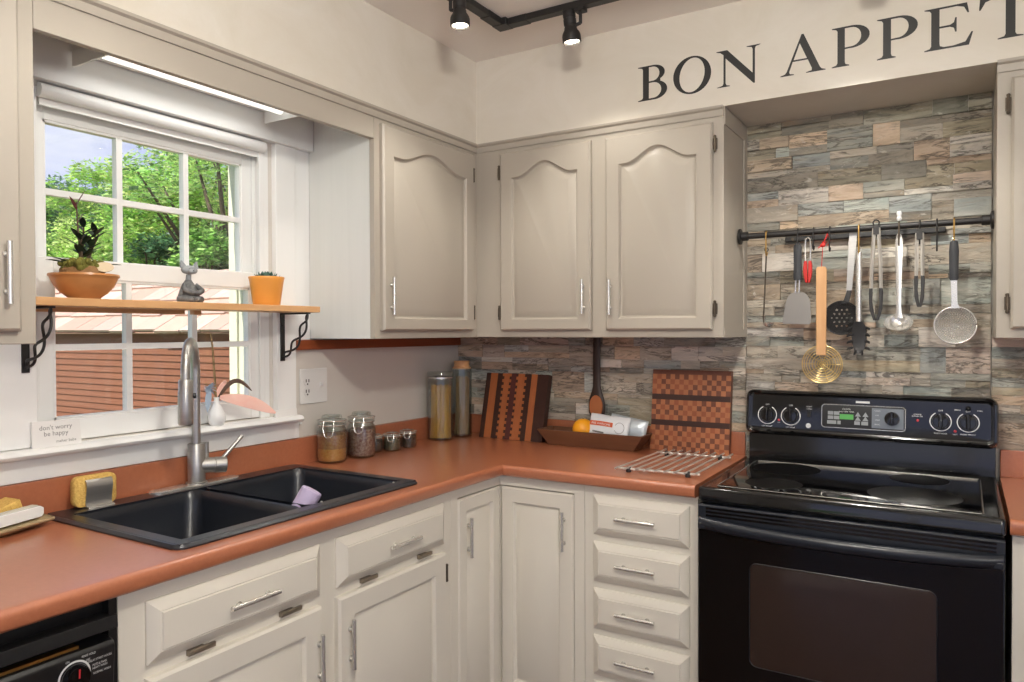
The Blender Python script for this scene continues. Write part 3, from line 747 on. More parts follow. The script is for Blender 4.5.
sm.tube([base + V((0, -.002, 0)), base + V((.0, -.004, .06)), base + V((0, -.008, .11)), base + V((0, -.010, .16))], [.003, .0025, .002, .0015], 6)
o = build('stems', sm, M['bark'], bp_)
mb = MB(); mb.c = lin((120, 52, 56))
for i, (dy, dz) in enumerate(((-.010, .15), (-.009, .14), (-.008, .105))): leafquad(mb, base + V((0, dy, dz)), (.1, -.45 if i % 2 else .3, 1.0), .045 - .008 * i, .006, .15)
o = build('new_shoots', mb, M['succ'], bp_, attr='tint', smooth=60); o['label'] = 'dark red young leaves on tall shoot'

ct_ = thing('cat_figurine', 'grey cat figurine in a dark robe sitting on the window shelf', 'figurine', (.10, -1.473, TOP))
cy_ = -1.473; cxx = .10
build('body', MB().lathe([(0, 0), (.036, .0), (.038, .008), (.034, .022), (.029, .036), (.022, .05), (.014, .06), (.009, .066), (0, .068)], (cxx, cy_, TOP), 28), M['catd'], ct_, smooth=60)
mb = MB()
for s in (-1, 1):
    mb.tube([(cxx + .01, cy_ + s * .022, TOP + .05), (cxx + .03, cy_ + s * .034, TOP + .034), (cxx + .040, cy_ + s * .012, TOP + .026), (cxx + .042, cy_ - s * .004, TOP + .027)], [.008, .0085, .0075, .006], 10)
    mb.tube([(cxx + .0, cy_ + s * .04, TOP + .009), (cxx + .03, cy_ + s * .03, TOP + .009), (cxx + .042, cy_ - s * .012, TOP + .009)], [.009, .010, .008], 10)
build('crossed_limbs', mb, M['catd'], ct_, smooth=60)
mb = MB(); mb.tube([(cxx, cy_, TOP + .06), (cxx + .002, cy_, TOP + .08)], [.010, .0085], 12); mb.ball((cxx + .006, cy_, TOP + .093), (.016, .0205, .0135), 18, 12); mb.ball((cxx + .02, cy_, TOP + .088), (.010, .010, .0075), 12, 8)
for s in (-1, 1): mb.loft([[V((cxx + .006 + a, cy_ + s * .013 + b, TOP + .098)) for a, b in ((-.004, -.009), (.005, -.009), (.005, .009), (-.004, .009))], [V((cxx + .004 + a, cy_ + s * .0195 + b, TOP + .119)) for a, b in ((-.001, -.0015), (.001, -.0015), (.001, .0015), (-.001, .0015))]])
mb.v = [(x, cy_ + (y - cy_) * (1.55 if z > TOP + .082 else 1.0), z) for x, y, z in [tuple(p) for p in mb.v]]
h = build('head', mb, M['catg'], ct_, smooth=60)
mb = MB()
for s in (-1, 1): mb.ball((cxx + .0195, cy_ + s * .0085, TOP + .096), (.002, .004, .0014), 8, 6)
mb.ball((cxx + .0295, cy_, TOP + .0905), (.0016, .0028, .0016), 8, 6)
build('face', mb, M['vinyl'], h)

for c_ in ct_.children:
    for v_ in c_.data.vertices: v_.co = V((v_.co.x * .82, v_.co.y * .82, v_.co.z))
    for g_ in c_.children:
        for v_ in g_.data.vertices: v_.co = V((v_.co.x, v_.co.y * .82, v_.co.z))
ct_.children[2].children[0].location.x -= .004
pp = thing('potted_succulent', 'orange tapered pot with a small blue-green succulent, right end of window shelf', 'plant', (.092, -1.187, TOP))
build('pot', MB().lathe([(0, 0), (.040, 0), (.042, .003), (.0535, .08), (.056, .088), (.055, .091), (.050, .09), (.049, .078), (0, .076)], (.092, -1.187, TOP), 40), M['terracotta'], pp, smooth=45)
build('soil', MB().lathe([(0, .077), (.045, .077), (.04, .082), (0, .084)], (.092, -1.187, TOP), 24), M['soil'], pp)
mb = MB(); rnd = random.Random(4)
for i in range(34):
    a = i * 2.399; k = i / 34; r = .036 * math.sqrt(1 - k * .9)
    mb.c = lin(rnd.choice([(74, 110, 100), (96, 134, 120), (56, 90, 82), (120, 154, 140)]))
    leafquad(mb, (.092 + r * .55 * math.cos(a), -1.187 + r * .55 * math.sin(a), TOP + .079), (math.cos(a) * (1.1 - k), math.sin(a) * (1.1 - k), .55 + k), .03, .0075, -.12)
build('rosette', mb, M['succ'], pp, attr='tint', smooth=60)

# ---------------------------------------------------------------- lettering helpers
def text_faces(mb, s, size, fr, u, v, align='CENTER', depth=.0003, sx=1.0):
    cu = bpy.data.curves.new('t', 'FONT'); cu.body = s; cu.size = size; cu.align_x = align; cu.resolution_u = 2
    ob = bpy.data.objects.new('t', cu); C.objects.link(ob)
    dg = bpy.context.evaluated_depsgraph_get(); dg.update(); me = bpy.data.meshes.new_from_object(ob.evaluated_get(dg))
    mb.add([fr(u + p.co.x * sx, v + p.co.y, depth) for p in me.vertices], [tuple(p.vertices) for p in me.polygons])
    bpy.data.objects.remove(ob); bpy.data.curves.remove(cu); bpy.data.meshes.remove(me)

# sill things
sg = V((.0, 1, 0)); fr = frame((.036, -1.804, 1.0887), (0, 1, 0), (-.10, 0, 1), (1, 0, .10))
mb = MB(); mb.loft([[fr(u, w, d_) for u, w in ((-.060, 0), (.060, 0), (.058, .064), (-.058, .066))] for d_ in (-.006, 0)])
mb.cur = 1
text_faces(mb, "don't worry", .0165, fr, -.002, .043); text_faces(mb, "be happy", .0165, fr, -.002, .0275); text_faces(mb, "meher baba", .0105, fr, .022, .009)
single('sill_sign', mb, [M['card'], M['ink2']], "small white sign reading don't worry be happy, on the window sill", 'sign', smooth=0)
fr = frame((.036, -1.058, 1.0887), (0, 1, 0), (-.15, 0, 1), (1, 0, .15))
mb = MB(); mb.loft([[fr(u, w, d_) for u, w in ((-.047, 0), (.047, 0), (.047, .024), (-.047, .024))] for d_ in (-.006, 0)])
single('sill_sign', mb, [M['card'], M['ink2']], 'narrow pale sign strip at the right end of the window sill', 'sign', smooth=0)
vx, vy, vz = .028, -1.329, 1.0887
va = thing('bud_vase', 'white porcelain bud vase on the window sill behind the faucet', 'vase', (vx, vy, vz))
build('body', MB().lathe([(0, 0), (.019, 0), (.024, .008), (.027, .022), (.024, .04), (.014, .058), (.008, .07), (.0075, .08), (.0095, .087), (.0075, .087), (.006, .078), (0, .07)], (vx, vy, vz), 30), M['porcelain'], va, smooth=60)
top = V((vx, vy, vz + .084))
def feather(mb, pts, w, thick=.0006, sd=V((0, 0, 1))):
    loops = []; N_ = len(pts)
    for i, p in enumerate(pts):
        p = V(p); t = (V(pts[min(i + 1, N_ - 1)]) - V(pts[max(i - 1, 0)])).normalized(); s = (sd - t * sd.dot(t)).normalized(); nn = t.cross(s)
        f_ = i / (N_ - 1); ww = w * math.sin(PI * (.06 + .92 * f_)) ** .75 + .0006
        loops.append([p - s * ww, p - nn * thick * 1.5 + s * ww * .08, p + s * ww, p + nn * thick * 2.5 + s * ww * .08])
    mb.loft(loops)
def arc(p, q, bow, n=10):
    p = V(p); q = V(q); return [p.lerp(q, i / n) + V(bow) * math.sin(PI * i / n) for i in range(n + 1)]
def single_f(name, mb, m, label, cat, **k): return single(name, mb, m, label, cat, **k)
mb = MB(); sd = V((.15, .35, 1)); feather(mb, arc(top + V((.006, .008, .002)), top + V((.075, .165, -.058)), (0, .004, .010), 14), .019, sd=V((.2, .5, .85)))
single('feather', mb, M['pinkf'], 'large coral pink feather leaning out of the bud vase', 'feather', smooth=60)
mb = MB(); feather(mb, arc(top + V((-.006, .0, -.01)), top + V((.0, .034, .052)), (0, .004, .006), 8), .012)
single('feather', mb, M['pinkf'], 'short upright pink feather standing in the bud vase', 'feather', smooth=60)
mb = MB(); feather(mb, arc(top + V((-.002, .004, -.006)), top + V((.05, .092, .018)), (0, .0, .045), 12), .0065)
single('feather', mb, M['darkf'], 'thin dark brown feather arching over the bud vase', 'feather', smooth=60)
bt = thing('dried_stem', 'tall dry twig with pale blue petals standing in the bud vase', 'stem', top)
mb = MB(); mb.tube([top + V((0, 0, -.03)), top + V((-.002, -.004, .06)), top + V((-.004, -.010, .16)), top + V((-.004, -.016, .2))], [.003, .0035, .003, .002], 7)
mb.tube([top + V((-.002, -.003, .01)), top + V((.01, -.032, .035))], .0016, 6)
build('twig', mb, M['twig'], bt)
mb = MB(); rnd = random.Random(11); c0 = top + V((.012, -.034, .034))
for i in range(26):
    a = rnd.uniform(0, 2 * PI); b = rnd.uniform(-.9, 1.1); leafquad(mb, c0, (math.cos(a) * .7, math.sin(a), b), rnd.uniform(.014, .026), .0045, .2)
leafquad(mb, c0, (.1, -.2, -1), .075, .010, .05); leafquad(mb, c0, (.1, .1, -1), .06, .008, .05)
build('petals', mb, M['bluef'], bt)

# ---------------------------------------------------------------- jars
def clip_jar(x, y, r, h, fill, fm, label, group, fm2=None, wide=False):
    j = thing('glass_jar', label, 'jar', (x, y, CT), group)
    c = (x, y, CT + .0005); s = r / .053
    nk = r * .84
    build('glass', MB().lathe([(0, 0), (r * .86, 0), (r * .97, .008 * s), (r, .02 * s), (r, h * .62), (r * .96, h * .69), (nk, h * .745), (nk, h * .79), (nk - .0025, h * .79), (nk - .0025, h * .745), (r * .93, h * .68), (r - .003, h * .62), (r - .003, .018 * s), (r * .85, .006 * s), (0, .006 * s)], c, 36), M['jar'], j, smooth=50)
    ri = r - .0036
    if fm2:
        build('filling', MB().lathe([(0, .007 * s), (r * .84, .007 * s), (ri, .018 * s), (ri, fill * .5), (0, fill * .52)], c, 30), fm2, j)['label'] = 'orange lentils at the bottom'
        build('filling', MB().lathe([(0, fill * .525), (ri, fill * .505), (ri, fill), (0, fill * 1.02)], c, 30), fm, j)
    else:
        build('filling', MB().lathe([(0, .007 * s), (r * .84, .007 * s), (ri, .018 * s), (ri, fill), (0, fill * 1.03)], c, 30), fm, j)
    build('lid', MB().lathe([(0, h * .80), (nk + .002, h * .80), (nk + .004, h * .82), (nk + .004, h * .885), (nk, h * .90), (nk * .8, h * .915), (nk * .78, h * .985), (nk * .7, h), (nk * .62, h), (nk * .6, h * .95), (0, h * .94)], c, 36), M['jar'], j, smooth=45)
    w = MB(); zz = CT + h * .795
    ring = lambda q, z: [V((x + q * math.cos(2 * PI * i / 28), y + q * math.sin(2 * PI * i / 28), z)) for i in range(28)]
    w.tube(ring(nk + .004, zz), .0018 * max(s, .8), 6, True); w.tube(ring(nk + .006, CT + h * .895), .0018 * max(s, .8), 6, True)
    dx, dy = .55, -.84
    px, py = -dy, dx
    for sg_ in (-1, 1):
        b0 = V((x + dx * (nk + .006) + px * sg_ * r * .32, y + dy * (nk + .006) + py * sg_ * r * .32, CT + h * .89)); b1 = V((x + dx * (r + .006) + px * sg_ * r * .36, y + dy * (r + .006) + py * sg_ * r * .36, CT + h * .74)); b2 = V((x + dx * (r + .007) + px * sg_ * r * .22, y + dy * (r + .007) + py * sg_ * r * .22, CT + h * .58))
        w.tube([b0, b1, b2], .0016 * max(s, .8), 6)
    b3 = [V((x + dx * (r + .007) + px * k * r * .22, y + dy * (r + .007) + py * k * r * .22, CT + h * (.58 - .02 * (1 - k * k)))) for k in (-1, -.5, 0, .5, 1)]; w.tube(b3, .0016 * max(s, .8), 6)
    build('wire_bail', w, M['chrome'], j)
    build('gasket', MB().lathe([(nk - .002, h * .79), (nk + .003, h * .79), (nk + .003, h * .80), (nk - .002, h * .80)], c, 30), M['porcelain'], j)
clip_jar(.080, -.892, .0535, .166, .098, M['seed1'], 'big clip-top jar of brown and orange lentils beside the sink', 'clip-top glass jars', M['seed1b'])
clip_jar(.098, -.760, .0525, .166, .104, M['seed2'], 'big clip-top jar of dark red beans, second from the sink', 'clip-top glass jars')
clip_jar(.064, -.653, .034, .070, .044, M['seed4'], 'small spice jar half hidden behind the jar of dark red beans', 'clip-top glass jars')
clip_jar(.103, -.595, .035, .072, .044, M['seed3'], 'small spice jar of grey-green herbs, middle of the three small jars', 'clip-top glass jars')
clip_jar(.108, -.503, .034, .073, .046, M['seed4'], 'small spice jar nearest the spaghetti jar', 'clip-top glass jars')

def sticks(x, y, z, r, h, n, m, name, parent, seed, lean=.5, w=.0011):
    rnd = random.Random(seed); mb = MB()
    for i in range(n):
        a = rnd.uniform(0, 2 * PI); q = r * math.sqrt(rnd.random()); b = a + rnd.uniform(-1, 1) * .7; q2 = r * math.sqrt(rnd.random()) * lean
        mb.cyl((x + q * math.cos(a), y + q * math.sin(a), z), (x + q2 * math.cos(b) + .003, y + q2 * math.sin(b), z + h * rnd.uniform(.93, 1)), w, n=5)
    return build(name, mb, m, parent)
j = thing('pasta_jar', 'tall glass canister of spaghetti in the counter corner', 'jar', (.088, -.262, CT))
c = (.088, -.262, CT + .0005)
build('glass', MB().lathe([(0, 0), (.05, 0), (.0535, .004), (.0535, .25), (.051, .262), (.051, .266), (.048, .266), (.0505, .25), (.0505, .01), (0, .008)], c, 36), M['jar'], j)
build('lid', MB().lathe([(0, .268), (.054, .268), (.056, .272), (.056, .285), (.053, .289), (.03, .291), (0, .292)], c, 36), M['jar'], j, smooth=40)
build('metal_band', MB().lathe([(.0515, .262), (.055, .262), (.055, .268), (.0515, .268)], c, 36), M['chrome'], j)
s_ = sticks(.088, -.262, CT + .01, .047, .225, 230, M['spag'], 'spaghetti', j, 2, .9, .0014); s_['kind'] = 'stuff'
j = thing('pasta_jar', 'narrow tall glass canister with round wooden lid, behind the spaghetti', 'jar', (.105, -.128, CT))
c = (.105, -.128, CT + .0005)
build('glass', MB().lathe([(0, 0), (.042, 0), (.045, .004), (.045, .30), (.042, .30), (.042, .01), (0, .008)], c, 36), M['jar'], j)
build('lid', MB().lathe([(0, .296), (.041, .296), (.041, .303), (.035, .306), (.033, .322), (.035, .325), (.034, .332), (0, .333)], c, 30), M['beech'], j, smooth=40)
s_ = sticks(.105, -.128, CT + .01, .034, .255, 110, M['spag2'], 'noodles', j, 5, .9, .0016); s_['kind'] = 'stuff'

# ---------------------------------------------------------------- cutting boards
def lean_frame(xc, yb, yt, h, rot=0):
    W_ = V((0, yt - yb, math.sqrt(h * h - (yt - yb) ** 2))).normalized(); U_ = V((math.cos(rot), math.sin(rot), 0)); Nn = U_.cross(W_)
    return frame((xc, yb, CT + .0012), U_, W_, Nn)
# striped board with toothed strips
hb_ = .285; wb = .318; fr = lean_frame(.352, -.128, -.062, hb_, -.03)
mb = MB(); th = .03
def face_cells(mb, fr, u0, u1, v0, v1, d):
    mb.quad(fr(u0, v0, d), fr(u1, v0, d), fr(u1, v1, d), fr(u0, v1, d))
br = [0, .075, .19, .27, .415, .495, .66, .737, .83, 1.0]; mm = [0, 1, 0, 2, 3, 2, 0, 1, 0]
nt_ = 22; q = [-wb / 2 + f_ * wb for f_ in br]
for k in range(nt_):
    v0, v1 = hb_ * k / nt_, hb_ * (k + 1) / nt_
    for i in range(9):
        a, b = q[i], q[i + 1]
        if mm[i] == 2:      # toothed padauk strip
            t = .0095 * (1 if (k + (i // 5)) % 2 else 0)
            segs = [(a, a + .0095 - t, 0), (a + .0095 - t, b - .0095 + (t if i < 5 else t), 1), (b - .0095 + t, b, 0)]
            for s0, s1, m_ in segs:
                if s1 - s0 > 1e-5: mb.cur = m_; face_cells(mb, fr, s0, s1, v0, v1, 0)
        else:
            mb.cur = {0: 0, 1: 1, 3: 3}[mm[i]]; face_cells(mb, fr, a, b, v0, v1, 0)
mb.cur = 0
A = lambda d_: [fr(-wb / 2, 0, d_), fr(wb / 2, 0, d_), fr(wb / 2, hb_, d_), fr(-wb / 2, hb_, d_)]
mb.loft([A(0), A(-th)], False, True)
single('cutting_board', mb, [M['walnut'], M['padauk'], M['padauk'], M['purple']], 'striped wooden cutting board with toothed orange bands, left of the wooden trough', 'cutting board', smooth=0, fixn=False)
# checkered board
hb_ = .312; wb = .305; th = .026; fr = lean_frame(1.112, -.068, -.034, hb_, -.0)
mb = MB(); nc = 17; bands = [5, 'd', 4.0, 'd', 5]; unit = hb_ / 16.2
v = .004; row = 0; lay = [('c', 5)] + [('d', 1.25)] + [('c', 4)] + [('d', 1.25)] + [('c', 4)]
rnd = random.Random(6)
lay = [('c', 5), ('d', 1.1), ('c', 4), ('d', 1.1), ('c', 4), ('d', .9)]
tot = sum(x[1] for x in lay); unit = hb_ / tot; v = 0
for kind, nn in lay:
    if kind == 'd':
        mb.cur = 0 if nn > 1 else 1; face_cells(mb, fr, -wb / 2, wb / 2, v, v + unit * nn, 0); v += unit * nn
    else:
        for r in range(int(nn)):
            for c_ in range(nc):
                mb.cur = rnd.choice((1, 1, 3)) if (c_ + row) % 2 else 2
                face_cells(mb, fr, -wb / 2 + wb * c_ / nc, -wb / 2 + wb * (c_ + 1) / nc, v, v + unit, 0)
            v += unit; row += 1
mb.cur = 1
A = lambda d_: [fr(-wb / 2, 0, d_), fr(wb / 2, 0, d_), fr(wb / 2, hb_, d_), fr(-wb / 2, hb_, d_)]
mb.loft([A(0), A(-th)], False, True)
single('cutting_board', mb, [M['walnut'], M['cherry'], M['maple'], mat('mid_block', (146, 84, 54), .45)], 'checkered end-grain wooden cutting board beside the range', 'cutting board', smooth=0, fixn=False)

# wooden trough tray
tr = thing('wooden_trough', 'brown wooden trough tray between the two cutting boards', 'tray', (.74, -.1, CT))
bx0, bx1, by0, by1 = .555, .925, -.155, -.075; tx0, tx1, ty0, ty1 = .508, .968, -.17, -.045; zb, zt = CT + .0005, .976
I4 = lambda x0, x1, y0, y1, z: [V((x0, y0, z)), V((x1, y0, z)), V((x1, y1, z)), V((x0, y1, z))]
mb = MB(); mb.loft([I4(bx0, bx1, by0, by1, zb), I4(tx0, tx1, ty0, ty1, zt), I4(tx0 + .014, tx1 - .014, ty0 + .010, ty1 - .010, zt), I4(bx0 + .012, bx1 - .012, by0 + .008, by1 - .008, zb + .01)])
build('body', mb, M['tray'], tr, bevel=.002, smooth=0)
og = thing('orange', 'ripe orange in the left half of the wooden trough', 'fruit', (.692, -.112, CT + .024))
build('peel', MB().lathe([(0, .001)] + [(.0435 * math.sin(PI * i / 14), .043 - .0425 * math.cos(PI * i / 14)) for i in range(1, 14)] + [(.003, .0845), (0, .083)], (.692, -.112, CT + .024), 28), M['orange'], og, smooth=80)
build('stem_scar', MB().lathe([(0, .0835), (.003, .0835), (.002, .086), (0, .0865)], (.692, -.112, CT + .024), 10), M['moss'], og)
def pouch(name, fr, w, h, m, label, deco=None, seed=1, mats=None):
    rnd = random.Random(seed); mb = MB(); nu, nv = 12, 8; g = {}
    F_ = lambda i, j, s: fr(-w / 2 + w * i / nu, h * j / nv + (rnd.uniform(-.0012, .0012)), s * (.0012 + .013 * (math.sin(PI * i / nu) ** .6) * (math.sin(PI * min(1, (j + .3) / nv)) ** .7)) + rnd.uniform(-.0008, .0008))
    for s in (1, -1):
        vs = [F_(i, j, s) for j in range(nv + 1) for i in range(nu + 1)]
        mb.add(vs, [(j * (nu + 1) + i, j * (nu + 1) + i + 1, (j + 1) * (nu + 1) + i + 1, (j + 1) * (nu + 1) + i) for j in range(nv) for i in range(nu)])
        g[s] = vs
    n1 = len(g[1]); bd = [i for i in range(nu + 1)] + [j * (nu + 1) + nu for j in range(1, nv + 1)] + [nv * (nu + 1) + i for i in range(nu - 1, -1, -1)] + [j * (nu + 1) for j in range(nv - 1, 0, -1)]
    mb.f += [[bd[k], bd[(k + 1) % len(bd)], n1 + bd[(k + 1) % len(bd)], n1 + bd[k]] for k in range(len(bd))]; mb.m += [0] * len(bd); mb.col += [(1, 1, 1, 1)] * len(bd)
    if deco: deco(mb)
    return single(name, mb, mats or m, label, 'packet', smooth=70)
frp = frame((.806, -.132, .957), (.99, .02, -.085), (.06, .30, .95), (0, -.95, .3))
def deco(mb):
    mb.cur = 1; mb.add([frp(u, w, d_) for u, w, d_ in ((-.08, .04, .0085), (-.03, .041, .0146), (.02, .0405, .0152), (.020, .0585, .0152), (-.03, .0595, .0146), (-.08, .058, .0085))], [(0, 1, 4, 5), (1, 2, 3, 4)])
    mb.cur = 2; text_faces(mb, 'ARE AWESOME', .0125, frp, -.03, .0445, depth=.0162, sx=.95)
    mb.cur = 3; mb.quad(frp(-.062, .014, .0115), frp(-.012, .012, .0152), frp(-.012, .018, .0155), frp(-.062, .020, .0125))
    for i in range(20):
        a, b = 2 * PI * i / 20, 2 * PI * (i + 1) / 20
        mb.quad(*[frp(.048 + r * math.cos(t), .042 + r * math.sin(t) * 1.05, .0125) for r, t in ((.021, a), (.021, b), (.0195, b), (.0195, a))])
pouch('food_packet', frp, .168, .088, None, 'white food packet with orange label band in the wooden trough', deco, 1, [M['packet'], M['packor'], M['ink'], M['ink2']])
frq = frame((.872, -.100, .962), (.95, .1, -.16), (.14, .22, .95), (0, -.97, .22))
pouch('food_packet', frq, .155, .078, M['foil'], 'silver food packet behind the white one in the wooden trough', seed=4)

# wooden spoon on the stone wall
ws = thing('wooden_spoon', 'long dark wooden spoon with a lighter bowl, hanging on the stone behind the orange', 'spoon', (.716, -.03, 1.02))
mb = MB(); mb.loft([[V((.7165 + w * math.cos(t), -.034 + d_ * math.sin(t), z)) for t in [2 * PI * i / 12 for i in range(12)]] for z, w, d_ in ((1.349, .016, .006), (1.33, .0165, .007), (1.22, .0165, .007), (1.15, .0175, .008), (1.125, .024, .009), (1.10, .033, .010), (1.07, .0375, .010), (1.04, .036, .010), (1.02, .027, .009), (1.006, .012, .006))])
build('handle', mb, M['bigspoon'], ws, smooth=60)
mb = MB(); mb.loft([[V((.7165 + a * math.cos(t), y, 1.068 + b * math.sin(t))) for t in [2 * PI * i / 24 for i in range(24)]] for a, b, y in ((.030, .046, -.0415), (.029, .045, -.0448), (.025, .039, -.0452), (.012, .02, -.0448))])
build('bowl', mb, M['spoonface'], ws, smooth=60)

# cooling rack
rk = thing('cooling_rack', 'steel cooling rack of long rods with black feet, on the counter left of the range', 'rack', (1.16, -.36, CT))
rz = CT + .016
for i in range(9):
    f_ = i / 8; build('rod', MB().cyl((1.036 + .254 * f_, -.582 + .022 * f_, rz), (1.046 + .244 * f_, -.128 + .014 * f_, rz), .0032, n=8), M['wire'], rk)
for y0, y1 in ((-.545, -.525), (-.18, -.165)):
    build('cross_bar', MB().cyl((1.028, y0, rz - .005), (1.298, y1, rz - .005), .004, n=8), M['wire'], rk)
    for f_ in (.14, .86):
        x = 1.028 + .27 * f_; y = y0 + (y1 - y0) * f_
        build('foot', MB().lathe([(0, 0), (.0075, 0), (.0085, .004), (.008, .014), (.006, .017), (0, .018)], (x, y, CT + .0005), 14), M['nylon'], rk)

# ---------------------------------------------------------------- utensil rail
RY = -.13; RZ = 1.7095
def rz_at(x): return RZ
rail = thing('utensil_rail', 'black iron pipe rail spanning the stone wall above the range', 'rail', (1.695, RY, RZ))
build('pipe', MB().cyl((1.3185, RY, RZ), (2.074, RY, RZ), .0105, n=18), M['pipe'], rail)
for x, s in ((1.3178, 1), (2.0772, -1)):
    build('flange', MB().lathe([(0, 0), (.028, 0), (.028, .006), (.024, .008), (.016, .010), (.0155, .03), (.013, .032), (0, .032)], (x, RY, RZ), 24, (s, 0, 0)), M['pipe'], rail)
ms = thing('magnetic_strip', 'black magnetic knife strip on the stone wall behind the rail', 'knife strip', (1.70, -.03, 1.70))
build('bar', MB().box(1.455, 1.95, -.036, -.0145, 1.692, 1.710), M['black'], ms, bevel=.002)
for x in (1.48, 1.925): build('screw_cap', MB().cyl((x, -.036, 1.70), (x, -.0385, 1.70), .005, n=12), M['bronze'], ms)

def shook(x, m, label, drop=.07, big=.0135, w=.0026, yaw=0.0):
    """S-hook over the pipe, seen edge-on; its lower curl opens forward"""
    pts = []
    for i in range(13):
        a = math.radians(215 - 215 * i / 12 - 0); pts.append((x, RY + big * math.cos(a), RZ + big * math.sin(a)))
    pts[-1] = (x, RY + big, RZ)
    pts = [(px, 2 * RY - py, pz) for px, py, pz in pts]      # straight leg drops on the near side
    y0 = pts[-1][1]
    zb = RZ - drop
    pts.append((x, y0 + .002, RZ - drop * .5))
    for i in range(10):
        a = math.radians(180 + 200 * i / 9); pts.append((x, y0 + .011 + .010 * math.cos(a), zb + .010 * math.sin(a)))
    mb = MB(); mb.tube(pts, w, 8)
    return single('hook', mb, m, label, 'hook', 'S-hooks on the rail', smooth=60), zb - .010
UY = RY - .003
def zrot(c, a):
    return lambda p: c + Matrix.Rotation(a, 3, 'Z') @ (V(p) - c)

# thin wire ladle at the left
shook(1.412, M['brass'], 'brass S-hook nearest the left cabinet, holding the thin wire ladle', .062)
t = thing('wire_ladle', 'thin wire ladle with a tiny bowl, first utensil from the left', 'ladle', (1.412, UY, 1.385))
mb = MB(); mb.tube([(1.412 + .006 * math.sin(a), UY, 1.664 - .006 + .006 * math.cos(a)) for a in [2 * PI * i / 12 for i in range(12)]], .0016, 6, True)
mb.tube([(1.412, UY, 1.652), (1.408, UY, 1.55), (1.402, UY, 1.42), (1.404, UY, 1.40), (1.410, UY - .006, 1.395)], .0026, 7)
build('handle', mb, M['bronze'], t)
build('bowl', MB().lathe([(0, 0), (.010, .003), (.017, .011), (.0185, .018), (.017, .018), (.015, .012), (.009, .005), (0, .003)], (1.421, UY - .008, 1.386), 24), M['chrome'], t)

# turner with black grip
shook(1.516, M['pipe'], 'black hook holding the black-handled turner', .052)
t = thing('turner', 'wide grey turner with a black grip, left of the red-tipped tongs', 'spatula', (1.516, UY, 1.39))
mb = MB(); mb.loft([[V((1.516 + a * w, UY - .004 + b * .0075, z)) for a, b in ((-1, -.5), (-.6, -1), (.6, -1), (1, -.5), (1, .5), (.6, 1), (-.6, 1), (-1, .5))] for z, w in ((1.662, .010), (1.668, .0115), (1.655, .013), (1.60, .0125), (1.555, .0135), (1.548, .011))][1:])
mb.tube([(1.516 + .006 * math.sin(a), UY - .004, 1.670 + .006 * math.cos(a)) for a in [2 * PI * i / 12 for i in range(12)]], .0022, 6, True)
build('grip', mb, M['rubber'], t, smooth=45)
mb = MB()
for s in (-1, 1): build('neck_wire', MB().tube([(1.516 + s * .006, UY - .004, 1.55), (1.514 + s * .006, UY - .004, 1.505)], .003, 7), M['chrome'], t)
mb = MB(); pb = [(-.020, .0), (-.030, -.012), (-.036, -.03), (-.048, -.098), (-.044, -.104), (.040, -.106), (.046, -.098), (.043, -.03), (.036, -.012), (.024, .002), (.0, .006)]
mb.loft([[V((1.514 + u, UY - .006 + d_ - .10 * min(0, w) * .12, 1.503 + w)) for u, w in pb] for d_ in (0, .0016)])
build('blade', mb, M['grey'], t)

# small tongs with red tips
shook(1.566, M['pipe'], 'black hook beside the small red-tipped tongs', .05)
t = thing('small_tongs', 'small steel tongs with red silicone tips hanging from the rail', 'tongs', (1.548, UY, 1.54))
mb = MB(); mb.tube([(1.541, UY, 1.60), (1.539, UY, 1.66), (1.541, UY, 1.685), (1.548, UY, 1.692), (1.555, UY, 1.685), (1.557, UY, 1.66), (1.555, UY, 1.60)], .0028, 8)
build('arms', mb, M['chrome'], t)
for s in (-1, 1):
    mb = MB(); mb.loft([[V((1.548 + s * (o_ + a * w), UY + b * .006, z)) for a, b in ((-1, -1), (1, -1), (1, 1), (-1, 1))] for z, o_, w in ((1.612, .007, .004), (1.60, .0075, .006), (1.575, .008, .0065), (1.552, .006, .005), (1.538, .004, .003))])
    build('tip', mb, M['red'], t, bevel=.0015)

# spider strainer with wooden handle and red tie
shook(1.617, M['pipe'], 'black hook holding the wooden-handled spider strainer', .058)
sx, sy = 1.592, UY - .005
t = thing('spider_strainer', 'brass wire spider strainer with a flat wooden handle and red tie', 'strainer', (sx, sy, 1.205))
mb = MB(); mb.loft([[V((sx + u, sy + d_, z)) for u, z in ((-.0155, 1.292), (-.0165, 1.583), (-.012, 1.59), (.012, 1.59), (.0165, 1.583), (.0155, 1.292))] for d_ in (-.004, .004)])
build('handle', mb, M['beech'], t, bevel=.002)
mb = MB(); mb.tube([(sx, sy - .002, 1.582), (sx + .003, sy, 1.64), (sx + .004, sy, 1.675)], .0014, 6); mb.ball((sx + .004, sy, 1.662), (.009, .005, .007), 10, 8)
mb.tube([(sx + .004, sy, 1.665), (sx + .014, sy - .003, 1.685), (sx + .018, sy, 1.70)], .0022, 6); mb.tube([(sx + .002, sy, 1.662), (sx - .010, sy - .004, 1.652)], .002, 6); mb.tube([(sx + .005, sy, 1.66), (sx + .016, sy - .004, 1.672)], .002, 6)
mb.tube([(sx + .018, sy, 1.70), (sx + .026, sy + .003, 1.675), (sx + .018, sy + .004, 1.66)], .0016, 6)
build('red_tie', mb, M['red'], t)
mb = MB(); cz_ = 1.262; cxs = sx + .002
R3 = lambda r: [(cxs + r * math.cos(2 * PI * i / 40), sy + .004 + .012 * (1 - (r / .063) ** 2), cz_ + r * math.sin(2 * PI * i / 40)) for i in range(40)]
for r in (.063, .057, .05, .042, .033, .024, .016, .009): mb.tube(R3(r), .0014 if r < .06 else .0022, 5, True)
